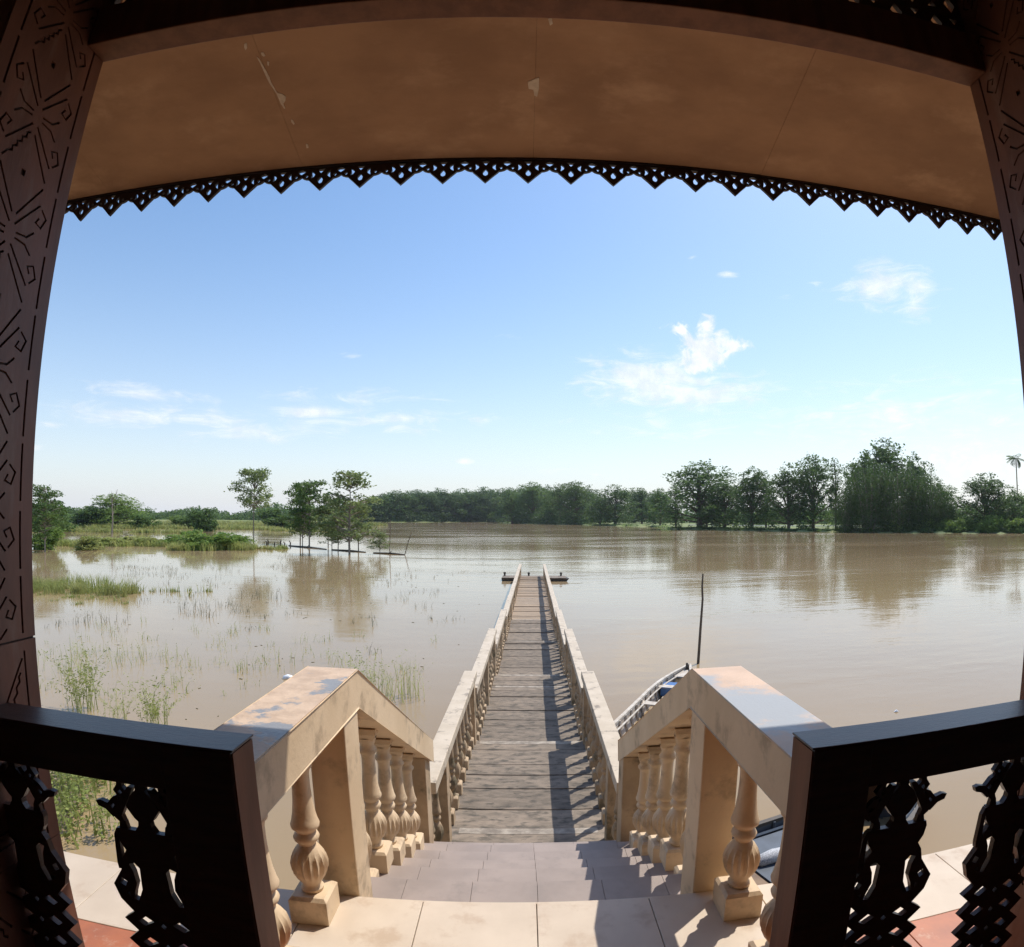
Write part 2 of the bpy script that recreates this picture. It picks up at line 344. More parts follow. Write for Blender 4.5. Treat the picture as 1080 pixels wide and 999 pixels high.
# baluster profile (radius, height) for a total height of 1
PR = [(.045, .150), (.056, .158), (.058, .172), (.046, .185), (.050, .20), (.070, .235), (.083, .275), (.086, .315), (.080, .355), (.062, .395), (.044, .418), (.040, .43), (.052, .445), (.056, .46), (.050, .475), (.040, .487), (.046, .50), (.060, .515), (.062, .53), (.056, .55), (.047, .60), (.041, .66), (.038, .73), (.038, .79), (.041, .815), (.052, .83), (.054, .845), (.046, .86), (.040, .875), (.046, .90), (.056, .93)]
def baluster_mb(h, plinth=True, body=True, seg=20, s=1.0):
    b = MB()
    if body:
        v = []; f = []
        for (r, z) in PR:
            r *= (.80 if z < .43 else .93)*s
            for k in range(seg):
                t = 2*math.pi*k/seg; rr = r
                if .19 < z < .42: rr = r*(1+.17*abs(math.cos(t*seg/4)) * math.sin(math.pi*(z-.19)/.23)-.06)
                v.append((rr*math.cos(t), rr*math.sin(t), z*h))
        for i in range(len(PR)-1):
            for k in range(seg): k2 = (k+1) % seg; f.append((i*seg+k, i*seg+k2, (i+1)*seg+k2, (i+1)*seg+k))
        b.add(v, f)
        q = .052*s; q2 = .062*s
        b.hexa([(-q*.8, -q*.8, .92*h), (q*.8, -q*.8, .92*h), (q*.8, q*.8, .92*h), (-q*.8, q*.8, .92*h)], [(-q2, -q2, .965*h), (q2, -q2, .965*h), (q2, q2, .965*h), (-q2, q2, .965*h)])
        b.box(-q2, q2, -q2, q2, .965*h, 1.0*h)
    if plinth:
        q = .078*s; c = .012
        b.box(-q, q, -q, q, 0, .135*h); b.hexa([(-q, -q, .135*h), (q, -q, .135*h), (q, q, .135*h), (-q, q, .135*h)], [(-q+c, -q+c, .152*h), (q-c, -q+c, .152*h), (q-c, q-c, .152*h), (-q+c, q-c, .152*h)])
    return b
def smooth_by_angle(me, ang=R(50)):
    me.polygons.foreach_set('use_smooth', [True]*len(me.polygons))
    try: me.set_sharp_from_angle(angle=ang)
    except Exception: pass
    return me
bal_body = smooth_by_angle(baluster_mb(.80, plinth=False, seg=32).mesh('baluster', 'cream'))
bal_plinth = baluster_mb(.80, body=False).mesh('plinth', 'cream')
bal_pier = smooth_by_angle(baluster_mb(.75, seg=16, s=.82).mesh('baluster', 'pierpost'))

def landing_balustrade(sx):
    side = 'left' if sx < 0 else 'right'
    b = thing('landing_balustrade', f'cream stair balustrade {"standing before the flooded grass, worn grey on its level top" if sx<0 else "in shade with the wooden boat behind it"}', 'balustrade', (0, 0, 0), group='balustrades beside the steps')
    xi, xo = .70*sx, .92*sx; x0, x1 = min(xi, xo), max(xi, xo)
    lv = MB(); lv.plate([(1.302, .797), (2.388, .797), (4.30, -.255), (4.30, -.085), (2.40, .962), (1.302, .962)], [], x0, x1, axes='yz'); build('handrail', lv, 'cream', b, bev=.006)
    tp = MB(); tp.box(x0-.001, x1+.001, 1.304, 2.40, .9622, .966); build('handrail_top', tp, 'railtop' if sx < 0 else 'railtopdark', b, label='worn flat top of the level handrail')
    def prism(y0, y1, za0, za1, zb0, zb1, m, nm):
        q = MB(); q.hexa([(x0, y0, za0), (x1, y0, za0), (x1, y1, zb0), (x0, y1, zb0)], [(x0, y0, za1), (x1, y0, za1), (x1, y1, zb1), (x0, y1, zb1)])
        return build(nm, q, m, b, bev=.005)
    p = MB(); p.box(*( (x0+.06, x1-.004) if sx < 0 else (x0+.004, x1-.06)), 2.192, 2.388, -.3, .7965); build('pillar', p, 'cream', b, bev=.006)
    p = MB(); p.hexa([(x0+.004, 4.09, -1.35), (x1-.03, 4.09, -1.35), (x1-.03, 4.285, -1.35), (x0+.004, 4.285, -1.35)], [(x0+.004, 4.09, -.142), (x1-.03, 4.09, -.142), (x1-.03, 4.285, -.249), (x0+.004, 4.285, -.249)])
    build('pillar', p, 'pierpost', b, bev=.005)
    cx = .825*sx
    for y in (1.63, 2.05):
        o = link('baluster', bal_body, b, (.85*sx, y, 0), rz=rnd.uniform(-.1, .1)*0, sc=(1, 1, .797/.80)); link('plinth', bal_plinth, o, (0, 0, 0))
    for y in (2.60, 2.93, 3.25, 3.57, 3.88):
        k = max(i for i in range(6) if NOS[i] <= y); z = RZ[k]; zt = .792+(y-2.4)*(-.255-.792)/(4.30-2.40)
        o = link('baluster', bal_body, b, (cx, y, z), sc=(1, 1, (zt-z+.02)/.80)); link('plinth', bal_plinth, o)
    return b
landing_balustrade(-1); landing_balustrade(1)

# ------------------------------------------------------------------ pier
PA = .0122
pier = thing('pier', 'long straight concrete pier with plank deck stepping down to the river', 'pier', (-.001, 4.30, 0), rz=-PA)
JO = [0, 3.6, 8.1, 13.0, 17.7, 22.3, 26.9, 31.3, 35.7]
RT = [-.46, -.70, -1.04, -1.24, -1.29, -1.34, -1.38, -1.42]
DZ = [-1.48, -1.71, -1.98, -2.12, -2.15, -2.18, -2.21, -2.25]
for k in range(8):
    y0, y1 = JO[k]+.001, JO[k+1]
    n = max(1, round((y1-y0)/.41)); ys = [y0+(y1-y0)*i/n for i in range(n+1)]
    for i in range(1, n): ys[i] += rnd.uniform(-.08, .08)
    for i in range(n):
        pb = MB(); dz = rnd.uniform(-.007, .007)
        last = (i == n-1); m = 'concrete' if k < 4 else 'deck2'
        pb.box(-.90, .90, ys[i]+.006, ys[i+1]-.006, DZ[k]-.07, DZ[k]+dz)
        o = build('plank', pb, m, pier, bev=.006); o.rotation_euler = (rnd.uniform(-.001, .001), rnd.uniform(-.003, .003), 0)
        if (last and k < 7) or rnd.random() < .08:
            nb_ = MB(); nb_.box(-.68, .68, ys[i+1]-.13, ys[i+1]-.02, DZ[k]+dz+.0005, DZ[k]+dz+.003)
            build('worn_whitewash', nb_, 'nosing', o)
    if k < 7:
        rb = MB(); rb.box(-.90, .90, y1-.05, y1, DZ[k+1]-.05, DZ[k]-.072); build('riser', rb, 'concrete', pier)
    bb = MB()
    for sx in (-1, 1): bb.box(.72*sx-.1, .72*sx+.1, y0, y1-.001, DZ[k]-.35, DZ[k]-.0705)
    build('girder', bb, 'piling', pier)
    for sx in (-1, 1):
        pl = MB(); pl.tube([(.72*sx, y1-.3, -6), (.72*sx, y1-.3, DZ[k]-.34)], [.13, .13], 10); build('pile', pl, 'piling', pier)
for sx in (-1, 1):
    pb = thing('pier_balustrade', 'weathered cream balustrade on the '+('flooded-meadow side of the pier' if sx < 0 else 'open-river side of the pier, casting its shadow on the deck'), 'balustrade', (-.001, 4.30, 0), rz=-PA, group='balustrades along the pier')
    x0, x1 = min(.70*sx, .87*sx), max(.70*sx, .87*sx); cx = .805*sx
    for k in range(8):
        y0, y1 = JO[k], JO[k+1]; z = RT[k]
        q = MB(); e = .002 if k else .04
        q.box(x0+.0005*k, x1-.0005*k, y0+e, y1+.0, z-.10, z); build('handrail', q, 'pierrail', pb, bev=.006)
        posts = [y1-.09, (y0+y1)/2+.15] if k else [y1-.09, .85]
        for y in posts:
            q = MB(); q.box(cx-.078, cx+.078, y-.075, y+.075, DZ[k]-.02, z-.1003); build('post', q, 'pierpost', pb, bev=.004)
        y = y0+.22
        while y < y1-.25:
            if all(abs(y-p) > .17 for p in posts):
                link('baluster', bal_pier, pb, (cx, y, DZ[k]), sc=(1, 1, (z-.10-DZ[k]+.002)/.75))
            y += .345

# pontoon at the end of the pier
pt = thing('pontoon', 'low dark mooring pontoon lying across the far end of the pier', 'pontoon', (.55, 40.9, ZW), rz=-.02)
q = MB(); q.hexa([(-2.1, -.75, -.1), (2.1, -.75, -.1), (2.1, .75, -.1), (-2.1, .75, -.1)], [(-2.15, -.8, .20), (2.35, -.8, .20), (2.15, .8, .20), (-2.15, .8, .20)]); build('hull', q, 'boatdark', pt)
for i in range(9):
    q = MB(); x = -2.13+i*.475; q.box(x, x+.465, -.82, .82, .2005, .235+rnd.uniform(-.005, .005)); build('plank', q, 'concrete', pt)
for x in (-2.0, -.35, 1.85):
    q = MB(); q.tube([(x, .55, .236), (x, .55, .36), (x, .55, .40), (x, .55, .47), (x, .55, .5)], [.06, .06, .09, .09, .05], 8); build('bollard', q, 'boatdark', pt)

# ------------------------------------------------------------------ pavilion: columns, beam, roof, railings
def ribbon(pts, w_):
    # closed thin polygon following a polyline
    L_, R_ = [], []
    for i, p in enumerate(pts):
        a = pts[max(i-1, 0)]; b = pts[min(i+1, len(pts)-1)]
        d = Vector((b[0]-a[0], b[1]-a[1])).normalized(); n = Vector((-d.y, d.x))*w_/2
        if 0 < i < len(pts)-1:
            d1 = Vector((p[0]-a[0], p[1]-a[1])).normalized(); c = max(.5, abs(d1.dot(d))); n = n/c
        L_.append((p[0]+n.x, p[1]+n.y)); R_.append((p[0]-n.x, p[1]-n.y))
    return L_+R_[::-1]
def carved_module():
    hw, hv = .195, .188; w_ = .0068; holes = []
    for su in (-1, 1):
        for sv in (-1, 1):
            def P(l): return [(u*su, v*sv) for u, v in l]
            H = lambda l, ww=w_: holes.append(ribbon(P(l), ww))
            H([(.008, .128), (.088, .010)] if (su, sv) != (-1, 1) else [(.008, .128), (.021, .120), (.019, .106), (.034, .098), (.032, .084), (.047, .076), (.045, .062), (.060, .054), (.058, .040), (.073, .032), (.088, .010)])
            H([(.010, .158), (.092, .062)])
            H([(.020, .180), (.062, .176), (.088, .152)])
            H([(.101, .072), (.124, .094), (.109, .128), (.086, .119), (.097, .100)], .0065)
            H([(.147, .010), (.147, .174)], .0075)
    holes.append([(-.008, -.01), (.008, -.01), (.008, .01), (-.008, .01)])
    b = MB(); b.plate([(-hw, -hv), (hw, -hv), (hw, hv), (-hw, hv)], holes, 0, .008, axes='yz'); return b
def plain_module(h0, h1):
    b = MB(); hw = .195
    holes = [ribbon([(-.147, h0+.02), (-.147, h1-.03)], .007), ribbon([(.147, h0+.02), (.147, h1-.03)], .007),
             ribbon([(.137, h1-.05), (.06, h1-.17)], .007), ribbon([(.127, h1-.09), (.118, h1-.10), (.12, h1-.115), (.105, h1-.13), (.107, h1-.145), (.092, h1-.16), (.094, h1-.178), (.08, h1-.19)], .007),
             ribbon([(-.137, h1-.05), (-.06, h1-.17)], .007), ribbon([(-.127, h1-.09), (-.118, h1-.10), (-.12, h1-.115), (-.105, h1-.13), (-.107, h1-.145), (-.092, h1-.16), (-.094, h1-.178), (-.08, h1-.19)], .007),
             ribbon([(-.05, h1-.06), (0, h1-.12), (.05, h1-.06)], .007), ribbon([(-.03, h1-.2), (0, h1-.24), (.03, h1-.2)], .007),
             ribbon([(-.10, h0+.10), (.10, h0+.10)], .007), ribbon([(-.10, h0+.06), (.10, h0+.06)], .007)]
    b.plate([(-hw, h0), (hw, h0), (hw, h1), (-hw, h1)], holes, 0, .008, axes='yz'); return b
cm = carved_module().mesh('carved_panel', 'carve'); pm1 = plain_module(.62, 1.238).mesh('carved_panel', 'carve'); pm2 = plain_module(.003, .618).mesh('carved_panel', 'carve')
for sx, X0, lb in ((-1, -1.44, 'tall carved brown column with incised diamonds beside the flooded meadow'), (1, 1.53, 'tall dark carved column beside the open river')):
    c = thing('carved_column', lb, 'column', (X0, 1.235, 0), group='carved columns of the pavilion')
    q = MB(); a, b_ = (.0085, .39) if sx > 0 else (-.39, -.0085)
    q.box(a, b_, -.193, .193, 0, 4.3); build('shaft', q, 'groove', c)
    q = MB(); q.box(a+.002*sx, b_+.002*sx, .1931, .197, 0.002, 4.3); q.box(a, b_, -.197, -.1931, 0.002, 4.3); build('facing', q, 'post', c)
    off = 0 if sx > 0 else -.008
    for i in range(8):
        link('carved_panel', cm, c, (off, 0, 1.436-.004+.376*i+.0))
    link('carved_panel', pm1, c, (off, 0, 0)); link('carved_panel', pm2, c, (off, 0, 0))

bm_ = thing('lintel_beam', 'heavy dark beam with fretwork frieze spanning the two carved columns', 'beam', (0, 1.385, 3.10))
q = MB(); q.box(-1.438, 1.528, -.045, .045, 0, .165); build('beam', q, 'post', bm_, bev=.004)
# frieze above: fretwork board with openings
def frieze(x0, x1):
    holes = []; n = round((x1-x0)/.16); s = (x1-x0)/n
    for i in range(n):
        c = x0+s*(i+.5)
        for j, zc in enumerate((.05, .16, .27, .38)):
            o = (s/4 if j % 2 else -s/4)
            holes.append([(c+o-.024, zc), (c+o, zc-.040), (c+o+.024, zc), (c+o, zc+.040)])
            c2 = c-o
            holes.append([(c2-.020, zc-.034), (c2+.020, zc-.030), (c2+.006, zc-.005)])
            holes.append([(c2-.004, zc+.010), (c2+.018, zc+.040), (c2-.020, zc+.036)])
    b = MB(); b.plate([(x0, 0), (x1, 0), (x1, .44), (x0, .44)], holes, -.008, .008); return b
for a, b_ in ((-1.436, -.5), (-.498, .52), (.522, 1.526)):
    o = build('frieze_panel', frieze(a, b_), 'wood', bm_); o.location = (0, 0, .168)
q = MB(); q.box(-1.438, 1.528, -.04, .04, .61, .75); build('top_beam', q, 'wood', bm_)

rf = thing('pavilion_roof', 'sloping brown eave of the pavilion overhead, edged with carved fringe', 'roof', (0, 2.51, 3.30))
q = MB(); SL = .27; yb = -1.40
def zs(y): return -SL*y
q = MB()
for i in range(-7, 7):
    xa, xb = .02+1.13*i+.0005, .02+1.13*(i+1)-.0005; q = MB(); jz = rnd.uniform(0, .0015)
    q.add([(xa, 0, jz), (xb, 0, jz), (xb, yb, zs(yb)+jz), (xa, yb, zs(yb)+jz), (xa, 0, .012), (xb, 0, .012), (xb, yb, zs(yb)+.012), (xa, yb, zs(yb)+.012)], [(0, 3, 2, 1), (4, 5, 6, 7), (0, 1, 5, 4), (1, 2, 6, 5), (2, 3, 7, 6), (3, 0, 4, 7)])
    build('soffit_panel', q, 'soffit', rf)
q = MB(); q.add([(-8.2, .10, .03), (8.2, .10, .03), (8.2, -8, 2.2), (-8.2, -8, 2.2), (-8.2, .10, .10), (8.2, .10, .10), (8.2, -8, 2.27), (-8.2, -8, 2.27)], [(0, 3, 2, 1), (4, 5, 6, 7), (0, 1, 5, 4), (1, 2, 6, 5), (2, 3, 7, 6), (3, 0, 4, 7)])
build('roof_covering', q, 'inner', rf)
q = MB(); q.box(-8, 8, .001, .028, -.008, .14); build('fascia', q, 'fringe', rf)
# peeled paint on the soffit
def flake(pts, nm='peeled_patch'):
    v = []; n = len(pts)
    for (x, y) in pts: v.append((x, y, zs(y)-.0015))
    for (x, y) in pts: v.append((x, y, zs(y)+.001))
    b = MB(); b.add(v, [tuple(range(n)), tuple(range(2*n-1, n-1, -1))]+[(i, (i+1) % n, n+(i+1) % n, n+i) for i in range(n)]); build(nm, b, 'patch', rf)
FL = [[(-1.126, -0.612), (-1.119, -0.602), (-1.11, -0.551), (-1.104, -0.508), (-1.106, -0.482), (-1.096, -0.428), (-1.074, -0.418), (-1.063, -0.403), (-1.073, -0.382), (-1.087, -0.368), (-1.086, -0.344), (-1.091, -0.342), (-1.098, -0.369), (-1.1, -0.422), (-1.114, -0.479), (-1.117, -0.51), (-1.122, -0.586)],
[(-1.101, -0.626), (-1.09, -0.627), (-1.087, -0.61), (-1.095, -0.607), (-1.101, -0.615)], [(-1.087, -0.584), (-1.08, -0.58), (-1.089, -0.561), (-1.093, -0.567)],
[(-1.078, -0.283), (-1.071, -0.275), (-1.069, -0.255), (-1.076, -0.252), (-1.081, -0.267)], [(-1.051, -0.137), (-1.042, -0.132), (-1.044, -0.113), (-1.055, -0.11)],
[(-1.155, -0.677), (-1.145, -0.677), (-1.152, -0.655), (-1.162, -0.647), (-1.163, -0.66)],
[(-0.011, -0.418), (0.022, -0.435), (0.035, -0.44), (0.037, -0.388), (0.03, -0.344), (0.018, -0.351), (0.013, -0.38), (-0.007, -0.384)],
[(0.062, -0.707), (0.076, -0.711), (0.081, -0.687), (0.071, -0.679)]]
for p_ in FL: flake(p_)
# fringe of fretted points hanging from the eave edge
def fringe(n):
    s = .2018; out = [(-s/2, 0)]; holes = []
    tips = []
    out = [(-s/2, 0)]
    low = []
    for i in range(n):
        c = i*s
        pts = [(-.1009, -.045), (-.090, -.053), (-.076, -.058), (-.064, -.060), (-.058, -.067), (-.036, -.087), (-.014, -.109), (0, -.122), (.014, -.109), (.036, -.087), (.058, -.067), (.064, -.060), (.076, -.058), (.090, -.053)]
        low += [(c+x, z) for x, z in pts]
        holes.append([(c-.021, -.008), (c+.021, -.008), (c, -.030)])
        holes.append([(c, -.048), (c+.013, -.066), (c+.010, -.082), (c, -.087), (c-.010, -.082), (c-.013, -.066)])
        for sg in (-1, 1):
            h = [(c+sg*.051, -.016), (c+sg*.036, -.026), (c+sg*.030, -.038), (c+sg*.036, -.048), (c+sg*.050, -.057), (c+sg*.046, -.037)]
            holes.append(h if sg < 0 else h[::-1])
            holes.append([(c+sg*.073, -.033), (c+sg*.082, -.042), (c+sg*.074, -.051), (c+sg*.064, -.043)])
        if i < n-1: holes.append([(c+s/2-.022, -.018), (c+s/2, -.005), (c+s/2+.022, -.018), (c+s/2, -.033)])
    low.append(((n-1)*s+s/2, -.045))
    outline = low+[((n-1)*s+s/2, 0), (-s/2, 0)]
    b = MB(); b.plate(outline, holes, -.007, .007); return b
fr = fringe(7); fr.v = [(x, y, z*1.04) for x, y, z in fr.v]; fr = fr.mesh('fringe_board', 'fringe')
for i in range(-3, 4):
    link('fringe_board', fr, rf, (-.002+(i*7-3)*.2018, .014, -.009+rnd.uniform(-.002, .002)))

# inside of the pavilion (behind the viewer); side walls added to keep side light out
q = MB(); q.box(-5.2, 5.2, -5.0, -4.8, .001, 4.6); build('wall_back', q, 'inner', kind='structure')
q = MB(); q.box(-5.2, -5.0, -4.8, 1.6, .001, 4.0); build('added_wall_left', q, 'inner', kind='structure')
q = MB(); q.box(5.0, 5.2, -4.8, 1.6, .001, 4.0); build('added_wall_right', q, 'inner', kind='structure')
q = MB(); q.box(-5.2, 5.2, -4.8, 1.10, 3.86, 3.9); build('ceiling', q, 'inner', kind='structure')

# fretted splat of the wooden railing (local: centre x 0, top z 0)
def splat():
    b = MB(); T = .0085
    def mir(half): return half+[(-x, z) for x, z in reversed(half)]
    # rhomb head with neck to the rail
    b.plate(mir([(0.012, 0.026), (.014, -.012), (.032, -.030), (.050, -.062), (.028, -.092), (.018, -.100), (.020, -.112), (.034, -.132)]), [], -T, T)
    for sg in (-1, 1):
        def Q(l): return [(x*sg, z) for x, z in l]
        # upper wing: two linked square eyes on a slanting arm
        b.plate(Q([(.022, -.008), (.036, -.006), (.100, -.082), (.090, -.100), (.074, -.112), (.062, -.108), (.068, -.092)]), [], -T*.9, T*.9)
        b.plate(Q([(.052, .024), (.066, .024), (.072, -.006), (.084, -.022), (.070, -.040), (.054, -.036), (.044, -.020), (.056, -.010)]), [Q([(.062, -.018), (.070, -.024), (.064, -.032), (.056, -.026)])], -T*.85, T*.85)
        b.plate(Q([(.072, -.034), (.090, -.042), (.108, -.062), (.132, -.056), (.146, -.060), (.140, -.074), (.118, -.080), (.096, -.100), (.070, -.084)]), [Q([(.090, -.060), (.100, -.068), (.092, -.078), (.082, -.070)])], -T*.8, T*.8)
        # foot of the wing standing on the cup
        b.plate(Q([(.060, -.106), (.078, -.106), (.084, -.134), (.054, -.134)]), [], -T*.7, T*.7)
        if sg < 0:   # handle strap of the cup
            b.plate(Q([(.078, -.130), (.094, -.131), (.104, -.150), (.110, -.235), (.108, -.252), (.092, -.252), (.090, -.155), (.078, -.148)]), [], -T*.75, T*.75)
        # hooked loop at the waist with a crescent and an eye cut out
        b.plate(Q([(.028, -.225), (.050, -.205), (.072, -.190), (.086, -.212), (.094, -.245), (.134, -.302), (.120, -.345), (.085, -.382), (.05, -.388), (.028, -.365)]),
                [Q([(.040, -.240), (.054, -.226), (.072, -.232), (.062, -.256), (.058, -.290), (.070, -.318), (.076, -.338), (.062, -.342), (.044, -.305)]), Q([(.088, -.288), (.104, -.278), (.112, -.296), (.096, -.304)]), Q([(.084, -.318), (.096, -.322), (.086, -.334)])], -T*.95, T*.95)
    # cup tapering to the waist
    b.plate(mir([(.088, -.128), (.092, -.142), (.086, -.170), (.054, -.218), (.036, -.245), (.033, -.290), (.046, -.335), (.056, -.352), (.054, -.384)]), [], -T*.98, T*.98)
    # chevron column with openings, to the bottom rail
    z = -.375; half = [(.075, z)]
    holes = []
    n = 6
    for k in range(n):
        half += [(.122, z-.033), (.084, z-.068)]; z -= .068
    z = -.375
    for k in range(n):
        for sg in (-1, 1):
            holes.append([(sg*.028, z-.030), (sg*.052, z-.016), (sg*.078, z-.036), (sg*.060, z-.048)])
        holes.append([(-.009, z-.040), (0, z-.030), (.009, z-.040), (0, z-.050)])
        z -= .068
    b.plate(mir(half), holes, -T*.9, T*.9)
    return b
spm = splat().mesh('splat', 'wood')
def wooden_railing(sx, X1, label):
    r = thing('wooden_railing', label, 'railing', (0, 1.245, 0), group='wooden railings of the pavilion')
    def bx(a, b_, *k): return (min(a*sx, b_*sx), max(a*sx, b_*sx))+k
    nx = .655; no = .845 if sx < 0 else .816
    q = MB(); q.box(*bx(nx, no, -.055, .055, .001, 1.072)); build('newel_post', q, 'wood', r, bev=.004)
    q = MB(); q.box(*bx(nx-.004, nx-.0005, -.052, .052, .002, 1.068)); build('newel_lit_face', q, 'post', r)  # lighter plate paints skylight onto the inner side of the dark newel
    q = MB(); q.box(*bx(nx-.006, X1-.002, -.057, .057, 1.0722, 1.078)); build('rail_cap', q, 'wood', r, bev=.002)
    q = MB(); q.box(*bx(no+.0005, X1-.002, -.048, .048, .952, 1.0718)); build('top_rail', q, 'wood', r, bev=.004)
    q = MB(); q.box(*bx(no+.0005, X1-.002, -.048, .048, .05, .15)); build('bottom_rail', q, 'wood', r, bev=.004)
    q = MB(); q.box(*bx(no+.0005, 1.13, -.012, .012, .936, .9518)); build('bracket_strip', q, 'wood', r)
    for cx in (.955, 1.385 if sx < 0 else 1.345): link('splat', spm, r, (cx*sx, 0, .931))
    return r
wooden_railing(-1, 1.44, 'dark fretted wooden railing joined to the diamond carved column by the grass')
wooden_railing(1, 1.53, 'dark fretted wooden railing in front of the open river')

# ------------------------------------------------------------------ boats and mooring pole
def hull_station(u, Lh, bw, depth, sheer):
    # u 0 stern .. 1 bow ; returns half beam, keel z, gunwale z
    w_ = bw*(1-max(0, (u-.55)/.45)**2.2)*(1-.35*max(0, (.18-u)/.18)**1.5)
    return max(w_, .03), -depth*(1-.75*max(0, (u-.72)/.28)**2), sheer*(u-.35)**2*2.2
def make_boat(name, label, loc, rz, Lh, bw, depth, free, sheer, n, inner, outer, gun, ribs, planks, seat_u, extra=None):
    t = thing(name, label, 'boat', loc, rz)
    us = np.linspace(0, 1, n)
    prof = [(1.0, 1.0), (.96, .55), (.80, .12), (.45, -.0), (0, -.04)]
    def surf(th, z_in):
        b = MB(); v = []; k = 2*len(prof)-1
        for u in us:
            hb, kz, sz = hull_station(u, Lh, bw, depth, sheer); hb = max(hb-th, .01)
            pr = [(hb*x, kz+z_in+(free+sz-kz-z_in)*z) for x, z in prof]; pr[-1] = (0, kz+z_in)
            for (x, z) in pr: v.append((x, u*Lh, z))
            for (x, z) in reversed(pr[:-1]): v.append((-x, u*Lh, z))
        f = []
        for i in range(n-1):
            for j in range(k-1): f.append((i*k+j, i*k+j+1, (i+1)*k+j+1, (i+1)*k+j))
        f.append(tuple(range(k)) if th == 0 else tuple(range(k))[::-1]); f.append(tuple((n-1)*k+j for j in range(k))[::-1])
        b.add(v, f); return b
    build('hull', surf(0, 0), outer, t); build('inner_hull', surf(.035, .05), inner, t)
    for sx in (-1, 1):
        b = MB()
        for i in range(n-1):
            q = []
            for u in (us[i], us[i+1]):
                hb, kz, sz = hull_station(u, Lh, bw, depth, sheer); z = free+sz
                q.append([(sx*(hb+.02), u*Lh, z-.03), (sx*max(hb-.05, .004), u*Lh, z-.03), (sx*max(hb-.05, .004), u*Lh, z+.018), (sx*(hb+.02), u*Lh, z+.018)])
            b.hexa(q[0], q[1])
        build('gunwale', b, gun, t)
    for i in range(ribs):
        u = .06+.80*i/(ribs-1); hb, kz, sz = hull_station(u, Lh, bw, depth, sheer)
        b = MB(); pts = []
        for x, z in [(1, .98), (.96, .55), (.80, .12), (.45, .0), (0, -.02), (-.45, .0), (-.80, .12), (-.96, .55), (-1, .98)]:
            pts.append(((hb-.055)*x, u*Lh, kz+.07+(free+sz-kz-.07)*z))
        b.tube(pts, [.024]*9, 4); build('rib', b, planks, t)
    for sx in (-1, 1):
        b = MB(); pts = []
        for u in us[:-1]:
            hb, kz, sz = hull_station(u, Lh, bw, depth, sheer); pts.append((sx*max(hb-.115, .01), u*Lh, free+sz-.085))
        b.tube(pts, [.022]*len(pts), 4); build('stringer', b, planks, t)
    for j in range(int(Lh*.62/.30)):
        y = Lh*.10+j*.30; hb, kz, sz = hull_station(y/Lh, Lh, bw, depth, sheer)
        b = MB(); b.box(-(hb-.22), hb-.22, y, y+.17, .13, .155); build('floor_slat', b, planks, t)
    for u in seat_u:
        hb, kz, sz = hull_station(u, Lh, bw, depth, sheer)
        b = MB(); b.box(-(hb-.04), hb-.04, u*Lh-.11, u*Lh+.11, free+sz-.12, free+sz-.085); build('seat', b, gun, t)
    if extra: extra(t)
    return t
def ext1(t):
    b = MB(); b.box(-.30, .12, 4.15, 4.6, .12, .32); b.box(-.32, .14, 4.13, 4.62, .3202, .345); build('blue_locker', b, 'blue', t)
    b = MB(); b.tube([(0, 5.6, .4), (0, 5.6, .6)], [.03, .03], 6); build('bow_post', b, 'boatdark', t)
    b = MB(); b.hexa([(-.20, 5.05, .35), (.20, 5.05, .35), (.06, 5.55, .40), (-.06, 5.55, .40)], [(-.20, 5.05, .38), (.20, 5.05, .38), (.06, 5.55, .43), (-.06, 5.55, .43)]); build('bow_deck', b, 'boatwhite', t)
make_boat('wooden_boat', 'long narrow pale wooden boat with ribs and a blue locker near its bow', (1.46, 9.40, ZW-.04), -math.atan2(.457, .89), 5.9, .45, .18, .40, .10, 19, 'boatwhite', 'boatwhite', 'boatwhite', 14, 'boatwhite', [.5, .72], ext1)
def ext2(t):
    b = MB(); b.box(-.45, .45, 1.2, 2.9, .24, .27); build('deck_board', b, 'bluegrey', t)
    b = MB(); b.box(-.50, .50, .55, 1.15, .25, .28); build('plank_seat', b, 'boatbrown', t)
    v = MB(); v.tube([(.05, 1.25, .30), (.05, 1.3, .32), (.06, 1.5, .34), (.05, 1.7, .32), (.05, 1.78, .29)], [.02, .07, .085, .07, .02], 10); build('sack', v, 'sack', t, smooth_=True)
make_boat('blue_boat', 'faded blue boat carrying a speckled sack, glimpsed between balusters below the landing', (1.35, 5.45, ZW-.02), -math.atan2(.97, .30), 4.4, .62, .18, .36, .06, 15, 'bluegrey', 'boatdark', 'boatdark', 7, 'bluegrey', [.85], ext2)
q = MB(); q.tube([(0, 0, -2.6), (.0, 0, 0), (.03, 0, 1.0), (.07, 0, 1.9), (.045, 0, 2.25), (.06, 0, 2.62)], [.045, .042, .038, .03, .028, .022], 7)
build('mooring_pole', q, 'trunk', None, loc=(4.93, 16.45, ZW), label='thin dark crooked mooring pole standing in the water behind the wooden boat', category='pole')
q = MB(); q.tube([(-.11, 0, 0), (-.07, .01, .05), (.02, 0, .07), (.10, 0, .05), (.12, 0, 0)], [.03, .07, .08, .07, .03], 8)
build('litter_and_glint', q, 'white', None, smooth_=True, loc=(-6.2, 14.5, ZW-.03), rz=.4, label='small white scrap of litter floating near the left stair balustrade', category='litter')
q = MB(); q.tube([(-.06, 0, 0), (0, 0, .02), (.06, 0, 0)], [.01, .035, .01], 6)
build('litter_and_glint', q, 'white', None, loc=(7.9, 10.9, ZW), label='tiny white modelled glint on the open water at the right', category='litter')  # solid white sliver stands for a glint on the water

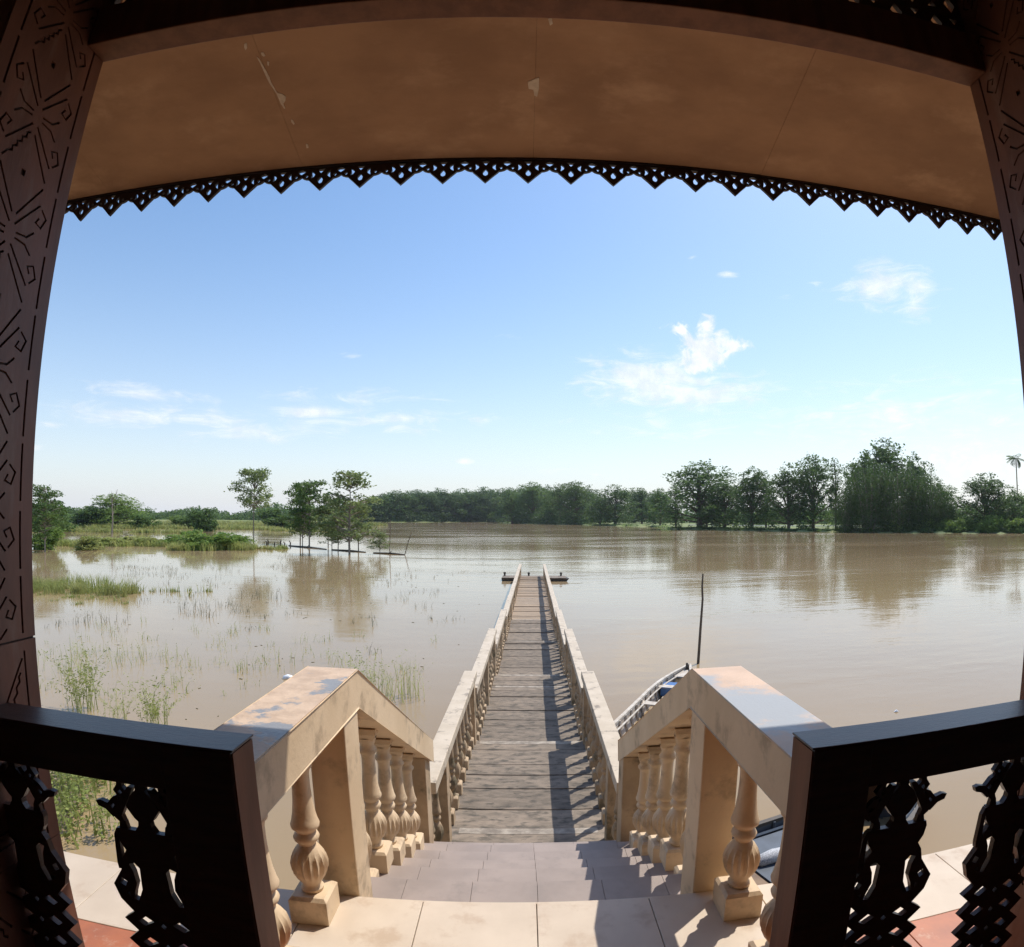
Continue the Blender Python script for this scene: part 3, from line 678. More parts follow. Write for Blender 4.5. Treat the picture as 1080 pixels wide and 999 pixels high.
# ------------------------------------------------------------------ vegetation
def leaves(C, size, rg, up=.5, asp=.55):
    n = len(C); d = rg.normal(size=(n, 3)); d[:, 2] *= .6; d /= np.linalg.norm(d, axis=1)[:, None]
    nn = rg.normal(size=(n, 3)); nn[:, 2] += up*2; b = np.cross(d, nn); b /= np.linalg.norm(b, axis=1)[:, None]+1e-9
    s = size*rg.uniform(.6, 1.3, size=(n, 1))
    V = np.stack([C-d*s*.5, C+b*s*asp*.5+d*s*.05, C+d*s*.55, C-b*s*asp*.5+d*s*.05], 1).reshape(-1, 3)
    return V, np.arange(4*n).reshape(n, 4)
def lobe_points(lobes, rg, clump_n, clump_r, dens):
    out = []
    for (x, y, z, rx, ry, rz) in lobes:
        k = max(4, int(dens*(rx*ry+ry*rz+rx*rz)))
        d = rg.normal(size=(k, 3)); d /= np.linalg.norm(d, axis=1)[:, None]; rad = rg.uniform(.45, 1.0, size=(k, 1))**.6
        c = d*rad*np.array([rx, ry, rz])+np.array([x, y, z])
        p = np.repeat(c, clump_n, 0)+rg.normal(size=(k*clump_n, 3))*clump_r*np.array([1, 1, .7])
        out.append(p)
    return np.concatenate(out)
def make_tree_meshes(kind, seed, m_leaf, m_trunk):
    """returns (trunk mesh, crown mesh); unit: height 1, crown radius about .3"""
    rg = np.random.default_rng(seed); rr_ = random.Random(seed)
    tb = MB(); lobes = []
    if kind == 'broad':
        nl = 20; z0 = .04
        for i in range(nl):
            t = i/(nl-1); zz = z0+.06+t*.70; rad = .30*math.sin(math.pi*min(1, .25+t*.70))**.6*rr_.uniform(.5, 1.1); a = i*2.4+rr_.uniform(-.4, .4)
            r = rr_.uniform(.10, .16); lobes.append((rad*math.cos(a), rad*math.sin(a), zz, r, r, r*.75))
            tb.tube([(0, 0, zz*.5), (rad*.5*math.cos(a), rad*.5*math.sin(a), zz*.78), (rad*math.cos(a), rad*math.sin(a), zz)], [.012, .008, .003], 4)
        lobes += [(rr_.uniform(-.05, .05), 0, .88, .10, .10, .09), (0, 0, .62, .18, .18, .2), (0, 0, .36, .16, .16, .16), (rr_.uniform(-.1, .1), .05, .72, .14, .14, .12)]
        tb.tube([(0, 0, -.06), (.005, 0, .2), (-.01, .01, .45), (0, 0, .8)], [.026, .02, .014, .004], 6)
        pts = lobe_points(lobes, rg, 10, .024, 720); size = .028
    elif kind == 'column':
        for i in range(10):
            zz = .16+.078*i; a = i*2.4; rad = .10*rr_.uniform(.3, 1.1); r = rr_.uniform(.08, .12)*(1-.3*i/10)
            lobes.append((rad*math.cos(a), rad*math.sin(a), zz, r, r, r*.9))
            tb.tube([(0, 0, zz*.6), (rad*math.cos(a), rad*math.sin(a), zz)], [.008, .003], 4)
        tb.tube([(0, 0, -.06), (.01, 0, .3), (0, 0, .9)], [.02, .015, .003], 5)
        pts = lobe_points(lobes, rg, 10, .022, 800); size = .028
    elif kind == 'open':      # airy tiered young tree seen against the sky
        for i in range(64):
            t = rr_.random(); zz = .22+.75*t; rad = .36*(1-.55*t)*rr_.uniform(.3, 1)*(1 if t > .12 else .7); a = rr_.uniform(0, 6.28)
            r = rr_.uniform(.04, .07); lobes.append((rad*math.cos(a), rad*math.sin(a), zz, r*1.15, r*1.15, r*.35))
            tb.tube([(0, 0, zz-.12*rad/.3), (rad*.6*math.cos(a), rad*.6*math.sin(a), zz-.02), (rad*math.cos(a), rad*math.sin(a), zz)], [.006, .004, .002], 4)
        tb.tube([(0, 0, -.10), (.006, 0, .3), (-.006, 0, .6), (0, 0, .95)], [.011, .009, .006, .002], 5)
        pts = lobe_points(lobes, rg, 6, .024, 1300); size = .034
    elif kind == 'umbrella':
        for i in range(66):
            t = rr_.random(); zz = .50+.47*t; rad = .30*math.sqrt(max(0, 1-(abs(t-.45)/.62)**2))*rr_.uniform(.35, 1); a = rr_.uniform(0, 6.28)
            r = rr_.uniform(.04, .075); lobes.append((rad*math.cos(a), rad*math.sin(a), zz, r, r, r*.5))
            if i % 2 == 0: tb.tube([(0, 0, .50+.25*t), (rad*.6*math.cos(a), rad*.6*math.sin(a), zz-.03), (rad*math.cos(a), rad*math.sin(a), zz)], [.005, .004, .002], 4)
        tb.tube([(0, 0, -.10), (.004, 0, .3), (0, 0, .7), (0, 0, .92)], [.009, .007, .005, .002], 5)
        pts = lobe_points(lobes, rg, 6, .024, 1350); size = .030
    elif kind == 'bush':
        for i in range(14):
            a = rr_.uniform(0, 6.28); rad = rr_.uniform(0, .42); r = rr_.uniform(.14, .26)
            lobes.append((rad*math.cos(a), rad*math.sin(a), rr_.uniform(.15, .75)*(1-rad*.8), r, r, r*.9))
            tb.tube([(0, 0, 0), (rad*math.cos(a)*.6, rad*math.sin(a)*.6, .4)], [.02, .008], 4)
        pts = lobe_points(lobes, rg, 9, .05, 190); pts[:, 2] = np.maximum(pts[:, 2], .01); size = .085
    elif kind == 'bamboo':
        for i in range(20):
            a = i*2.4; rad = .36*math.sqrt((i+.5)/20); zt = .90-rad*rr_.uniform(.5, .95); rb = rr_.uniform(.10, .15)
            lobes.append((rad*math.cos(a), rad*math.sin(a), zt-rb*.6, rb, rb, rb*.75))
            for j in range(5):
                zz = (zt-rb)*(j+.3)/5; lobes.append((rad*1.02*math.cos(a), rad*1.02*math.sin(a), zz, rb*.9, rb*.9, .10))
            tb.tube([(rad*.3*math.cos(a), rad*.3*math.sin(a), 0), (rad*.6*math.cos(a), rad*.6*math.sin(a), zt*.6), (rad*1.0*math.cos(a), rad*1.0*math.sin(a), zt)], [.006, .005, .002], 4)
        pts = lobe_points(lobes, rg, 9, .018, 470); pts[:, 2] = np.maximum(pts[:, 2], 0); size = .026
    V, F = leaves(pts, size, rg, up=.3 if kind != 'bamboo' else -.2, asp=.6 if kind != 'bamboo' else .35)
    return tb.mesh('trunk', m_trunk), fastmesh('crown', V, F, m_leaf)
TM = {}
for kind, ml, mt, seeds in (('broad', 'leafdark', 'trunk', 6), ('column', 'leafdark', 'trunk', 3), ('open', 'leafmarsh', 'palebark', 4), ('umbrella', 'leafmarsh', 'palebark', 2), ('bush', 'leafmid', 'trunk', 4), ('bamboo', 'bamboo', 'palebark', 3)):
    TM[kind] = [make_tree_meshes(kind, 100+17*i+len(kind), ml, mt) for i in range(seeds)]
def matcopy(kind, m):
    r = []
    for t_, c_ in TM[kind]:
        c2 = c_.copy(); c2.materials.clear(); c2.materials.append(MT[m]); r.append((t_, c2))
    return r
TM['broadmid'] = matcopy('broad', 'leafmid'); TM['broadlight'] = matcopy('broad', 'leaflight'); TM['bushlight'] = matcopy('bush', 'leaflight'); TM['bushdark'] = matcopy('bush', 'leafdark'); TM['bushmarsh'] = matcopy('bush', 'marsh'); TM['opendark'] = matcopy('open', 'leafmid'); TM['umbrellax'] = TM['umbrella']
cnt = [0]
def tree(name, label, cat, x, y, h, w_, kind, group=None, z=None, parts=True, unit=.60, rz=None):
    cnt[0] += 1; tm_, cm_ = TM[kind][cnt[0] % len(TM[kind])]
    z = float(ground_z(x, y)) if z is None else z
    t = thing(name, label, cat, (x, y, z-.05), rz if rz is not None else rnd.uniform(0, 6.28), group, (w_/unit, w_/unit, h))
    link('trunk' if 'bush' not in kind else 'stem', tm_, t); link('crown' if 'bush' not in kind else 'foliage', cm_, t)
    return t
# right bank, nearest first by position along the river
G1 = 'trees standing along the right-hand river bank'
BANK = [
 (65.9, 223.1, 26.4, 20, 'broad', 'tall open-crowned tree at the left end of the near bank row'),
 (58.8, 232.2, 18.4, 9, 'column', 'slim tree at the grassy clearing beside the tall open-crowned tree'),
 (71.8, 209.9, 17.9, 12, 'broad', 'lower bushy tree right of the tall open-crowned tree'),
 (76.2, 193.4, 21.8, 12, 'broad', 'first of the close bank row of bare-stemmed trees left of the bamboo'),
 (83.1, 197.3, 20.9, 9, 'column', 'slender tree behind the first two of the close bank row'),
 (84.1, 180.3, 21.7, 10, 'broad', 'second bare-stemmed tree of the close bank row left of the bamboo'),
 (91.3, 176.6, 25.0, 11, 'broad', 'tallest rounded tree of the close bank row left of the bamboo'),
 (95.6, 169.3, 24.0, 7.5, 'column', 'narrow upright tree beside the tallest of the close bank row'),
 (97.5, 163.7, 18.9, 7, 'column', 'small narrow tree touching the left flank of the bamboo'),
 (130.0, 158.9, 15.0, 9, 'broadmid', 'mid green tree right behind the bamboo slope'),
 (123.2, 131.6, 16.2, 11, 'broad', 'rounded dark tree standing alone at the water right of the bamboo'),
 (134.5, 131.8, 11.3, 9, 'broadmid', 'low tree at the far right end of the bank below the palm'),
 (145.3, 139.1, 10.6, 9, 'broadmid', 'low leafy tree behind the far right end of the bank'),
 (70.9, 229.3, 12.0, 8, 'broadmid', 'small light tree tucked under the tall open-crowned tree'),
 (114.8, 169.9, 30.3, 15, 'broad', 'highest tree of the bank rising above the bamboo'),
 (121.1, 160.8, 24.5, 9, 'broad', 'dark tree top showing right behind the bamboo crest'),
 (108.0, 172.0, 25.5, 10, 'broad', 'dark tree top at the left shoulder of the bamboo'),
]
for x, y, h, w_, k, lb in BANK:
    tree('bank_tree', lb, 'tree', x, y, h, w_*1.38, k, G1)
for (x, y, h, w_, lb) in [(96.9, 151.3, 22.4, 14.4, 'dark drooping bamboo clump, left part of the big bamboo mass'), (104.2, 146.4, 21.0, 15.3, 'dark drooping bamboo clump in the middle of the big bamboo mass'), (110.3, 141.9, 18.2, 13, 'rounded bamboo clump forming the right shoulder of the mass'), (91.5, 154.6, 14.9, 8, 'low bamboo clump at the left foot of the mass'), (114.0, 138.5, 9.5, 7, 'low bamboo clump sloping down at the right foot of the mass')]:
    tree('bamboo_clump', lb, 'bamboo', x, y, h*1.03, w_*1.25, 'bamboo', 'bamboo clumps on the right bank', unit=.90)
MIDT = [(50.5, 341.5, 23.4, 19.6, 'spreading tree at the left edge of the grassy clearing'), (43.8, 358.3, 18.6, 11.4, 'low tree between two large trees left of the clearing'), (32.9, 399.8, 29.2, 21.6, 'tall rounded tree behind the right end of the pontoon'),
        (23.6, 427.4, 28.8, 20.3, 'broad dark tree second to the right of the pier line'), (5.7, 455.6, 31.8, 25.9, 'large dark tree above the end of the pier'), (-10.4, 467.3, 27.3, 20.7, 'dark tree just left of the pier end'),
        (80.0, 443.6, 27.3, 18.5, 'bluish distant tree behind the grassy clearing'), (49.6, 481.2, 30.6, 18, 'tree showing in the gap behind the clearing trees'),
        (63.7, 283.1, 18.8, 9, 'slim tree in the grassy clearing'), (79.9, 369.0, 21.1, 14, 'distant tree at the right of the grassy clearing'), (74.4, 384.7, 24.2, 16.1, 'distant full tree closing the clearing behind'), (100, 440, 24, 20, 'hazy tree line end behind the near bank row')]
for x, y, h, w_, lb in MIDT:
    tree('river_tree', lb, 'tree', x, y, h, w_*1.2, 'broadmid' if h > 28 or y > 430 else 'broad', 'trees on the middle stretch of the far bank')
FAR = [(-29.1, 592.5, 32.7, 20.6), (-41.5, 583.0, 34.0, 24.9), (-53.6, 572.9, 29.8, 29.1), (-65.1, 562.3, 30.2, 19.7), (-76.2, 551.3, 30.5, 23.7), (-86.1, 540.7, 28.3, 27.6), (-94.9, 530.8, 29.5, 18.7), (-103.9, 519.7, 27.3, 22.5), (-112.5, 508.5, 27.6, 26.2), (-120.1, 498.1, 24.7, 17.7), (-126.2, 489.3, 21.9, 21.4),
       (-37.7, 610.4, 35.5, 25.1), (-61.0, 592.2, 33.5, 24.4), (-84.5, 570.8, 32.4, 23.7), (-104.5, 549.6, 29.5, 22.9), (-122.8, 527.4, 26.7, 22.1), (-3.0, 632.1, 38.7, 26.0), (25.5, 645.6, 39.6, 26.6), (-21, 600, 34, 24), (-47, 577, 29, 22), (-70, 556, 27, 22), (-91, 535, 26, 22), (-14, 560, 33, 24), (14, 520, 32, 24), (40, 470, 28, 22), (-134, 500, 19, 20), (-142, 494, 17, 20), (-151, 488, 15, 19), (-160, 486, 13, 18), (-170, 482, 12, 18), (-148, 520, 17, 20), (-182, 478, 10, 17)]
FARL = 'dense dark green tree in the unbroken forest band across the river'
for x, y, h, w_ in FAR: tree('forest_tree', FARL, 'tree', x, y, h, w_*1.3, 'broad', 'forest trees across the river')
# undergrowth on the right bank
def bush_mass(name, pts, m, size, seed, **tags):
    rg = np.random.default_rng(seed); Vs = []; Fs = []; o = 0
    for (x, y, z, rx, ry, rz, n) in pts:
        d = rg.normal(size=(n, 3)); d /= np.linalg.norm(d, axis=1)[:, None]; c = d*(rg.uniform(.3, 1, (n, 1))**.5)*np.array([rx, ry, rz]); c[:, 2] = np.abs(c[:, 2]); c += np.array([x, y, z])
        V, F = leaves(c, size, rg); Vs.append(V); Fs.append(F+o); o += len(V)
    return link(name, fastmesh(name, np.concatenate(Vs), np.concatenate(Fs), m), **tags)
ug = []; ul = []
for a in np.arange(-.02, .90, .0030):
    r = float(shore(a))*1.012+rnd.uniform(-.5, 2.5); s = r/180; h = rnd.uniform(.5, 2.0)*s*(1.3 if rnd.random() < .3 else .8)
    if .10 < a < .27: h *= .5
    (ug if rnd.random() < .75 else ul).append((r*math.sin(a), r*math.cos(a), ZW+.0, .9*s, .9*s, h, int(55)))
    if a > .60:
        r2 = r+rnd.uniform(3, 9); ul.append((r2*math.sin(a), r2*math.cos(a), ZW+.3, 2.2, 2.2, rnd.uniform(2.0, 4.2), 150))
bush_mass('undergrowth', ug, 'leafdark', .55, 5, kind='stuff', label='dark undergrowth along the foot of the bank trees')
bush_mass('undergrowth', ul, 'leaflight', .60, 6, kind='stuff', label='bright green undergrowth among the bank trees')
ff = []
for i in range(115):
    a = -.36+.46*i/115; k_ = min(1, max(.15, (a+.38)/.14)); r = float(shore(a))*1.01+2; ff.append((r*math.sin(a), r*math.cos(a), ZW, 4, 4, rnd.uniform(4, 11)*k_, 90))
bush_mass('forest_edge', ff, 'leafdark', 1.6, 7, kind='stuff', label='dark shrub edge of the forest band along the water')
# far wood on the left horizon
fl_ = []; rg0 = random.Random(5)
for i in range(300):
    a = -.92+.72*i/300+rg0.uniform(-.002, .002); r = float(shore(a))*rg0.uniform(1.03, 1.30)
    h = rg0.uniform(6, 11)*(1+.6*(a > -.45))+4*math.sin(a*55)*.5; fl_.append((r*math.sin(a), r*math.cos(a), ZW+.3, rg0.uniform(5, 9), rg0.uniform(5, 9), h, 150))
bush_mass('far_woodland', fl_, 'leafmid', 2.2, 8, kind='stuff', label='low far-off wood along the left horizon beyond the flooded meadow')
fr_ = []
for i in range(170):
    a = .03+.95*i/170+rg0.uniform(-.004, .004); r = rg0.uniform(420, 640) if a < .36 else rg0.uniform(300, 420)
    fr_.append((r*math.sin(a), r*math.cos(a), ZW+.3, rg0.uniform(6, 11), rg0.uniform(6, 11), rg0.uniform(9, 17)*r/480, 170))
bush_mass('far_woodland', fr_, 'leafmid', 2.4, 9, kind='stuff', label='low wood behind the fields of the right bank')
# road behind the bank trees
q = MB(); 
ra_ = [(a, float(shore(a))+70) for a in np.linspace(.27, .62, 12)]
for (a0, r0), (a1, r1) in zip(ra_, ra_[1:]):
    P = lambda a, r, z: (r*math.sin(a), r*math.cos(a), z)
    q.hexa([P(a0, r0, -2.2), P(a1, r1, -2.2), P(a1, r1+5, -2.2), P(a0, r0+5, -2.2)], [P(a0, r0, -1.7), P(a1, r1, -1.7), P(a1, r1+5, -1.7), P(a0, r0+5, -1.7)])
build('road', q, 'road', kind='structure')
# coconut palm
def palm(x, y, h):
    t = thing('coconut_palm', 'slim coconut palm rising above the low trees at the far right', 'palm', (x, y, float(ground_z(x, y))))
    q = MB(); q.tube([(0, 0, -.2), (.2, 0, h*.5), (0, 0, h*.92)], [.28, .2, .16], 7); build('trunk', q, 'trunk', t)
    rg = random.Random(3)
    for i in range(13):
        a = i*2.4; Lf = rg.uniform(3.2, 4.2); el0 = rg.uniform(-1.1, 1.25); q = MB(); pts = []
        px, pz = 0, h*.92; e = el0
        for s_ in range(7):
            pts.append((px, pz)); px += Lf/6*math.cos(e); pz += Lf/6*math.sin(e); e -= .17
        for s_ in range(6):
            for sd in (-1, 1):
                for u in (0, .5):
                    x0 = pts[s_][0]*(1-u)+pts[s_+1][0]*u; z0 = pts[s_][1]*(1-u)+pts[s_+1][1]*u
                    wl = 1.3*math.sin(math.pi*(s_+u+.6)/7); 
                    c, sn = math.cos(a), math.sin(a)
                    def W3(xx, yy, zz): return (xx*c-yy*sn, xx*sn+yy*c, zz)
                    q.add([W3(x0, 0, z0), W3(x0+.28, 0, z0), W3(x0+.35, sd*wl, z0-.35*wl), W3(x0+.15, sd*wl*.9, z0-.40*wl)], [(0, 1, 2, 3)])
        build('frond', q, 'leafdark', t)
palm(164.0, 159.3, 25.4)

# flooded meadow on the left: young trees standing in water
NEAR = [(-53.4, 54.7, 7.5, 5.0, 'opendark', 'single young tree standing in the water beside the carved column'),
        (-40.9, 84.3, 11.3, 6.6, 'umbrella', 'tall slender tree with a high airy crown, alone left of the young grove'),
        (-34.4, 87.2, 9.6, 6.0, 'opendark', 'leftmost bushy tree of the young grove standing in water'),
        (-30.0, 79.6, 9.8, 6.4, 'opendark', 'tall middle tree of the young grove standing in water'),
        (-27.5, 80.5, 7.5, 4.6, 'open', 'shorter tree between the two tallest of the young grove'),
        (-20.2, 66.8, 9.6, 7.4, 'open', 'tallest spreading tree at the right of the young grove'),
        (-23.3, 72.0, 4.8, 4.0, 'open', 'low leafy tree in front of the young grove'),
        (-20.8, 72.7, 6.2, 4.6, 'open', 'small tree behind the spreading tree of the young grove'),
        (-24.7, 73.8, 4.2, 3.4, 'opendark', 'smallest tree in the middle of the young grove'),
        (-32.2, 82.5, 7.2, 4.2, 'opendark', 'thin-stemmed tree in the left half of the young grove'),
        (-16.6, 67.0, 2.6, 2.6, 'open', 'little sapling at the right end of the log beside the poles'),
        (-60.5, 62.5, 6.5, 6, 'opendark', 'young tree half hidden by the carved column')]
for x, y, h, w_, k, lb in NEAR: tree('young_tree', lb, 'tree', x, y, h, w_, k, 'young trees standing in flood water', z=ZW)
LM = [(-130.6, 165.2, 11.3, 18.2, 'broadlight', 'broad light green tree behind the dead tree'), (-135.4, 158.3, 8, 11.8, 'bushdark', 'dark bush left behind the dead tree'), (-116.3, 160.2, 5.4, 8.7, 'bush', 'leafy bush right of the dead tree on the far islet'),
      (-84.6, 144.2, 8.2, 7.5, 'bushdark', 'dense dark conical bush left of the slender tall tree'), (-116.9, 182.9, 5.1, 8, 'bushlight', 'low light bush behind the far islet'), (-92.3, 208.8, 8.3, 15, 'bush', 'wide leafy bush behind the slender tall tree'),
      (-110.1, 116.6, 6.6, 9, 'bush', 'bush behind the single young tree at the column'), (-148, 170, 6, 16, 'bush', 'wide low bush on the far islet near the column'), (-160, 150, 6, 16, 'bushdark', 'dark low bush far behind the single young tree'), (-104, 172, 5, 12, 'bush', 'low bush on the far islet between dead tree and dark bush')]
for x, y, h, w_, k, lb in LM:
    tree('meadow_tree' if 'broad' in k else 'meadow_bush', lb, 'tree' if 'broad' in k else 'bush', x, y, h, w_, k, 'bushes and trees of the flooded meadow', z=ZW, unit=.62 if 'broad' in k else .95)
NB = [(-41.0, 67.4, 3.0, 4.5, 'left one of the three bushes on the grassy islet left of the slender tall tree'), (-38.4, 68.5, 2.9, 4.5, 'middle bush of the grassy islet left of the slender tall tree'), (-36.8, 70.7, 2.3, 3.5, 'right bush of the grassy islet left of the slender tall tree'),
      (-48.7, 73.9, 1.9, 4, 'small bush at the left end of the grassy islet'), (-58.1, 68.9, 1.6, 5, 'low bush nearest the single young tree on the left islet'), (-54.8, 71.1, 1.7, 5, 'low bush in the middle of the left islet'), (-51.5, 73.2, 1.5, 4, 'low bush at the right of the left islet'), (-57.3, 58.9, 3.2, 4, 'bush growing behind the single young tree'), (-52, 60.5, 2.0, 3.4, 'yellowish bush right behind the single young tree')]
for x, y, h, w_, lb in NB: tree('marsh_bush', lb, 'bush', x, y, h, w_*1.1, 'bushmarsh' if 'low' in lb or 'yellow' in lb else 'bushlight', 'bushes on the flooded islets', z=ZW, unit=.95)
# dead tree
t = thing('dead_tree', 'bare grey dead tree standing before the light green tree', 'tree', (-93.1, 116.4, ZW))
q = MB(); rg = random.Random(9); q.tube([(0, 0, -.5), (.15, 0, 3), (-.1, 0, 6.5), (.1, 0, 9)], [.2, .16, .1, .04], 6); build('trunk', q, 'palebark', t)
for i in range(12):
    z0 = rg.uniform(3, 8); a = rg.uniform(0, 6.3); l = rg.uniform(.8, 1.8); q = MB(); q.tube([(0, 0, z0), (l*.6*math.cos(a), l*.6*math.sin(a), z0+l*.8), (l*.8*math.cos(a), l*.8*math.sin(a), z0+l*1.7)], [.06, .04, .02], 4); build('branch', q, 'palebark', t)
# logs, poles, stumps
for (x0, y0, x1, y1, lb) in [(-33.8, 81.2, -25.6, 74.2, 'half-sunken dark log under the young grove'), (-24.6, 73.4, -19, 69.5, 'dark log lying at the foot of the spreading tree'), (-17.8, 68.6, -13.6, 66.4, 'short floating log right of the young grove')]:
    q = MB(); q.tube([(x0, y0, ZW+.02), ((x0+x1)/2+.3, (y0+y1)/2, ZW+.06), (x1, y1, ZW+.02)], [.09, .12, .07], 7)
    q.tube([((x0+x1)/2, (y0+y1)/2, ZW), ((x0+x1)/2+.4, (y0+y1)/2-.2, ZW+.35)], [.06, .03], 5)
    build('log', q, 'boatdark', None, label=lb, category='log', group='logs in the flood water')
for (x, y, h, dx, lb) in [(-16.1, 69.8, 3.9, .1, 'thin upright pole at the right end of the young grove'), (-13.6, 66.2, 2.6, .9, 'leaning stick on the end of the floating log')]:
    q = MB(); q.tube([(0, 0, -.3), (dx*.5, 0, h*.5), (dx, 0, h)], [.05, .045, .035], 5); build('pole', q, 'trunk', None, loc=(x, y, ZW), label=lb, category='pole', group='poles in the flood water')
for i, (x, y, h) in enumerate([(-39.1, 85.0, .45), (-38.4, 84.0, .75), (-36.9, 83.0, .4), (-36.3, 83.8, .7), (-34.9, 82.2, .5), (-34.3, 82.9, .65)]):
    q = MB(); q.tube([(0, 0, -.2), (.05, 0, h*.6), (rnd.uniform(-.2, .2), 0, h)], [.12, .10, .06], 6); build('stump', q, 'trunk', None, loc=(x, y, ZW), label='dark rotten stump between the slender tree and the young grove', category='stump', group='stumps in the water')

# grass, reeds and weeds standing in the water
def blades(cs, m, name, seed, label, leafy=0, wid=.012):
    """cs: (x, y, z, radius, height, n)"""
    rg = np.random.default_rng(seed); V = []; F = []; o = 0
    for (x, y, z, r, h, n) in cs:
        n = int(n); a = rg.uniform(0, 6.28, n); q = r*np.sqrt(rg.uniform(0, 1, n)); bx, by = x+q*np.cos(a), y+q*np.sin(a)
        hh = h*rg.uniform(.45, 1.1, n); la = rg.uniform(0, 6.28, n); lean = hh*rg.uniform(.05, .95, n)**1.3; wd = wid*rg.uniform(.7, 1.4, n)*np.maximum(1, h*.6)
        px, py = -np.sin(la+rg.uniform(-1, 1, n)), np.cos(la)
        for t0, t1 in ((0, .5), (.5, 1)):
            def P(t, s):
                return np.stack([bx+lean*t*t*np.cos(la)+px*wd*s*(1-t*.85), by+lean*t*t*np.sin(la)+py*wd*s*(1-t*.85), z+hh*(t-.12*t*t)], 1)
            q4 = np.stack([P(t0, -1), P(t0, 1), P(t1, 1), P(t1, -1)], 1).reshape(-1, 3)
            V.append(q4); F.append(np.arange(4*n).reshape(n, 4)+o); o += 4*n
        if leafy:
            k = n*leafy; i = rg.integers(0, n, k); t = rg.uniform(.25, 1, k)
            c = np.stack([bx[i]+lean[i]*t*t*np.cos(la[i]), by[i]+lean[i]*t*t*np.sin(la[i]), z+hh[i]*(t-.12*t*t)], 1)+rg.normal(size=(k, 3))*.03*max(.5, h*.6)
            v_, f_l = leaves(c, .075*max(.6, h*.7), rg, asp=.28); V.append(v_); F.append(f_l+o); o += len(v_)
    return fastmesh(name, np.concatenate(V), np.concatenate(F), m)
def clumps(n, box, r, h, nb_, seed):
    rg = random.Random(seed); out = []
    for _ in range(n):
        x = rg.uniform(box[0], box[1]); y = rg.uniform(box[2], box[3]); k = rg.uniform(.4, 1.3)
        out.append((x, y, ZW, r*k, h*rg.uniform(.5, 1.2), max(2, nb_*k)))
    return out
def strip(x0, y0, x1, y1, n, wid, r, h, nb_, seed):
    rg = random.Random(seed); out = []
    for i in range(n):
        t = rg.random(); s = rg.gauss(0, wid); dx, dy = x1-x0, y1-y0; l = math.hypot(dx, dy)
        out.append((x0+dx*t-dy/l*s, y0+dy*t+dx/l*s, ZW, r*rg.uniform(.5, 1.3), h*rg.uniform(.4, 1.2), nb_))
    return out
isl = strip(-62, 66, -47.5, 75, 110, 1.2, 1.0, .9, 70, 1)+strip(-43.5, 66.0, -34.6, 70.5, 110, 1.3, .9, 1.1, 80, 2)+strip(-36, 71, -31, 73.5, 20, .7, .6, .6, 40, 22)
link('islet_grass', blades(isl, 'marsh', 'islet_grass', 11, '', wid=.05), kind='stuff', label='grass of the two low islets in the flooded meadow')
isl2 = strip(-140, 150, -84, 176, 130, 4, 2.5, 1.6, 60, 3)+strip(-110, 205, -60, 160, 90, 3, 2.2, 1.2, 60, 4)+strip(-175, 205, -95, 262, 120, 5, 3, 2.2, 50, 5)+strip(-120, 118, -75, 128, 60, 2, 2, 1.2, 50, 6)+strip(-150, 250, -70, 290, 120, 5, 3, 2.0, 50, 51)
link('islet_grass', blades(isl2, 'marsh', 'islet_grass', 12, '', wid=.13), kind='stuff', label='distant grassy islets below the left horizon')
patch = strip(-29.5, 27.0, -24.0, 27.9, 34, 1.4, .6, .8, 60, 7)+strip(-24.2, 27.4, -20.8, 28.4, 20, .8, .5, 1.0, 55, 8)+strip(-30, 24.5, -19, 26.0, 30, 1.0, .45, .3, 20, 31)+strip(-22, 29.0, -17.5, 30, 16, .6, .4, .5, 16, 32)
link('grass_patch', blades(patch, 'marsh', 'grass_patch', 13, '', wid=.018, leafy=1), kind='stuff', label='green grass patch in the water beside the column')
def emergent(pts, m, seed, wid=.010, leafy=2): return blades(pts, m, 'reeds', seed, '', wid=wid, leafy=leafy)
sc_ = []
for (x, y, r, h, n) in [(-30.07, 41.38, 1.6, .35, 60), (-28, 42, .6, .6, 14), (-24.33, 43.95, 1.2, .35, 40), (-22.4, 41.5, 1.0, .7, 24), (-27.2, 37.2, 1.6, .3, 50), (-25.5, 38.3, .8, .6, 20), (-14.07, 25.59, .7, .75, 30), (-15.35, 25.13, .9, .9, 34), (-14.6, 23.8, .8, .7, 26), (-13.33, 22.95, .5, .6, 18), (-12.6, 24.2, .6, .8, 20), (-14.28, 29.09, 1.2, .8, 46), (-13.2, 28.4, .9, .9, 30), (-11.18, 23.65, .8, .3, 26), (-10.14, 20.55, .4, .3, 10),
                        (-4.65, 17.8, .3, .5, 10), (-17.77, 18.68, .9, .5, 24), (-16.76, 20.33, 1.2, .6, 34), (-5.87, 22.6, .3, .7, 6), (-6.6, 30.5, 1.2, .6, 22), (-4.6, 27.6, .7, .5, 14), (-3.65, 24.01, .7, .35, 14), (-2.8, 24.4, .3, .35, 8), (-21.5, 60, 2.4, .5, 60), (-17, 56, 1.2, .5, 20), (-26, 62, 1.0, .5, 40), (-20.5, 46.9, 1.0, .5, 24), (-9, 38, 1.5, .3, 20), (-5.5, 34, 1.0, .25, 12), (-11.5, 33, 1.2, .4, 24)]:
    sc_.append((x, y, ZW, r, h*.75, n*.9))
sc_ += clumps(110, (-34, -3, 18, 48), .45, .28, 9, 21)
sc_ += clumps(50, (-60, -14, 46, 66), .8, .35, 12, 23)
link('reeds', emergent(sc_, 'weeddark', 14, .008, 3), kind='stuff', label='sparse dark weed stems scattered through the flooded meadow')
nr_ = []
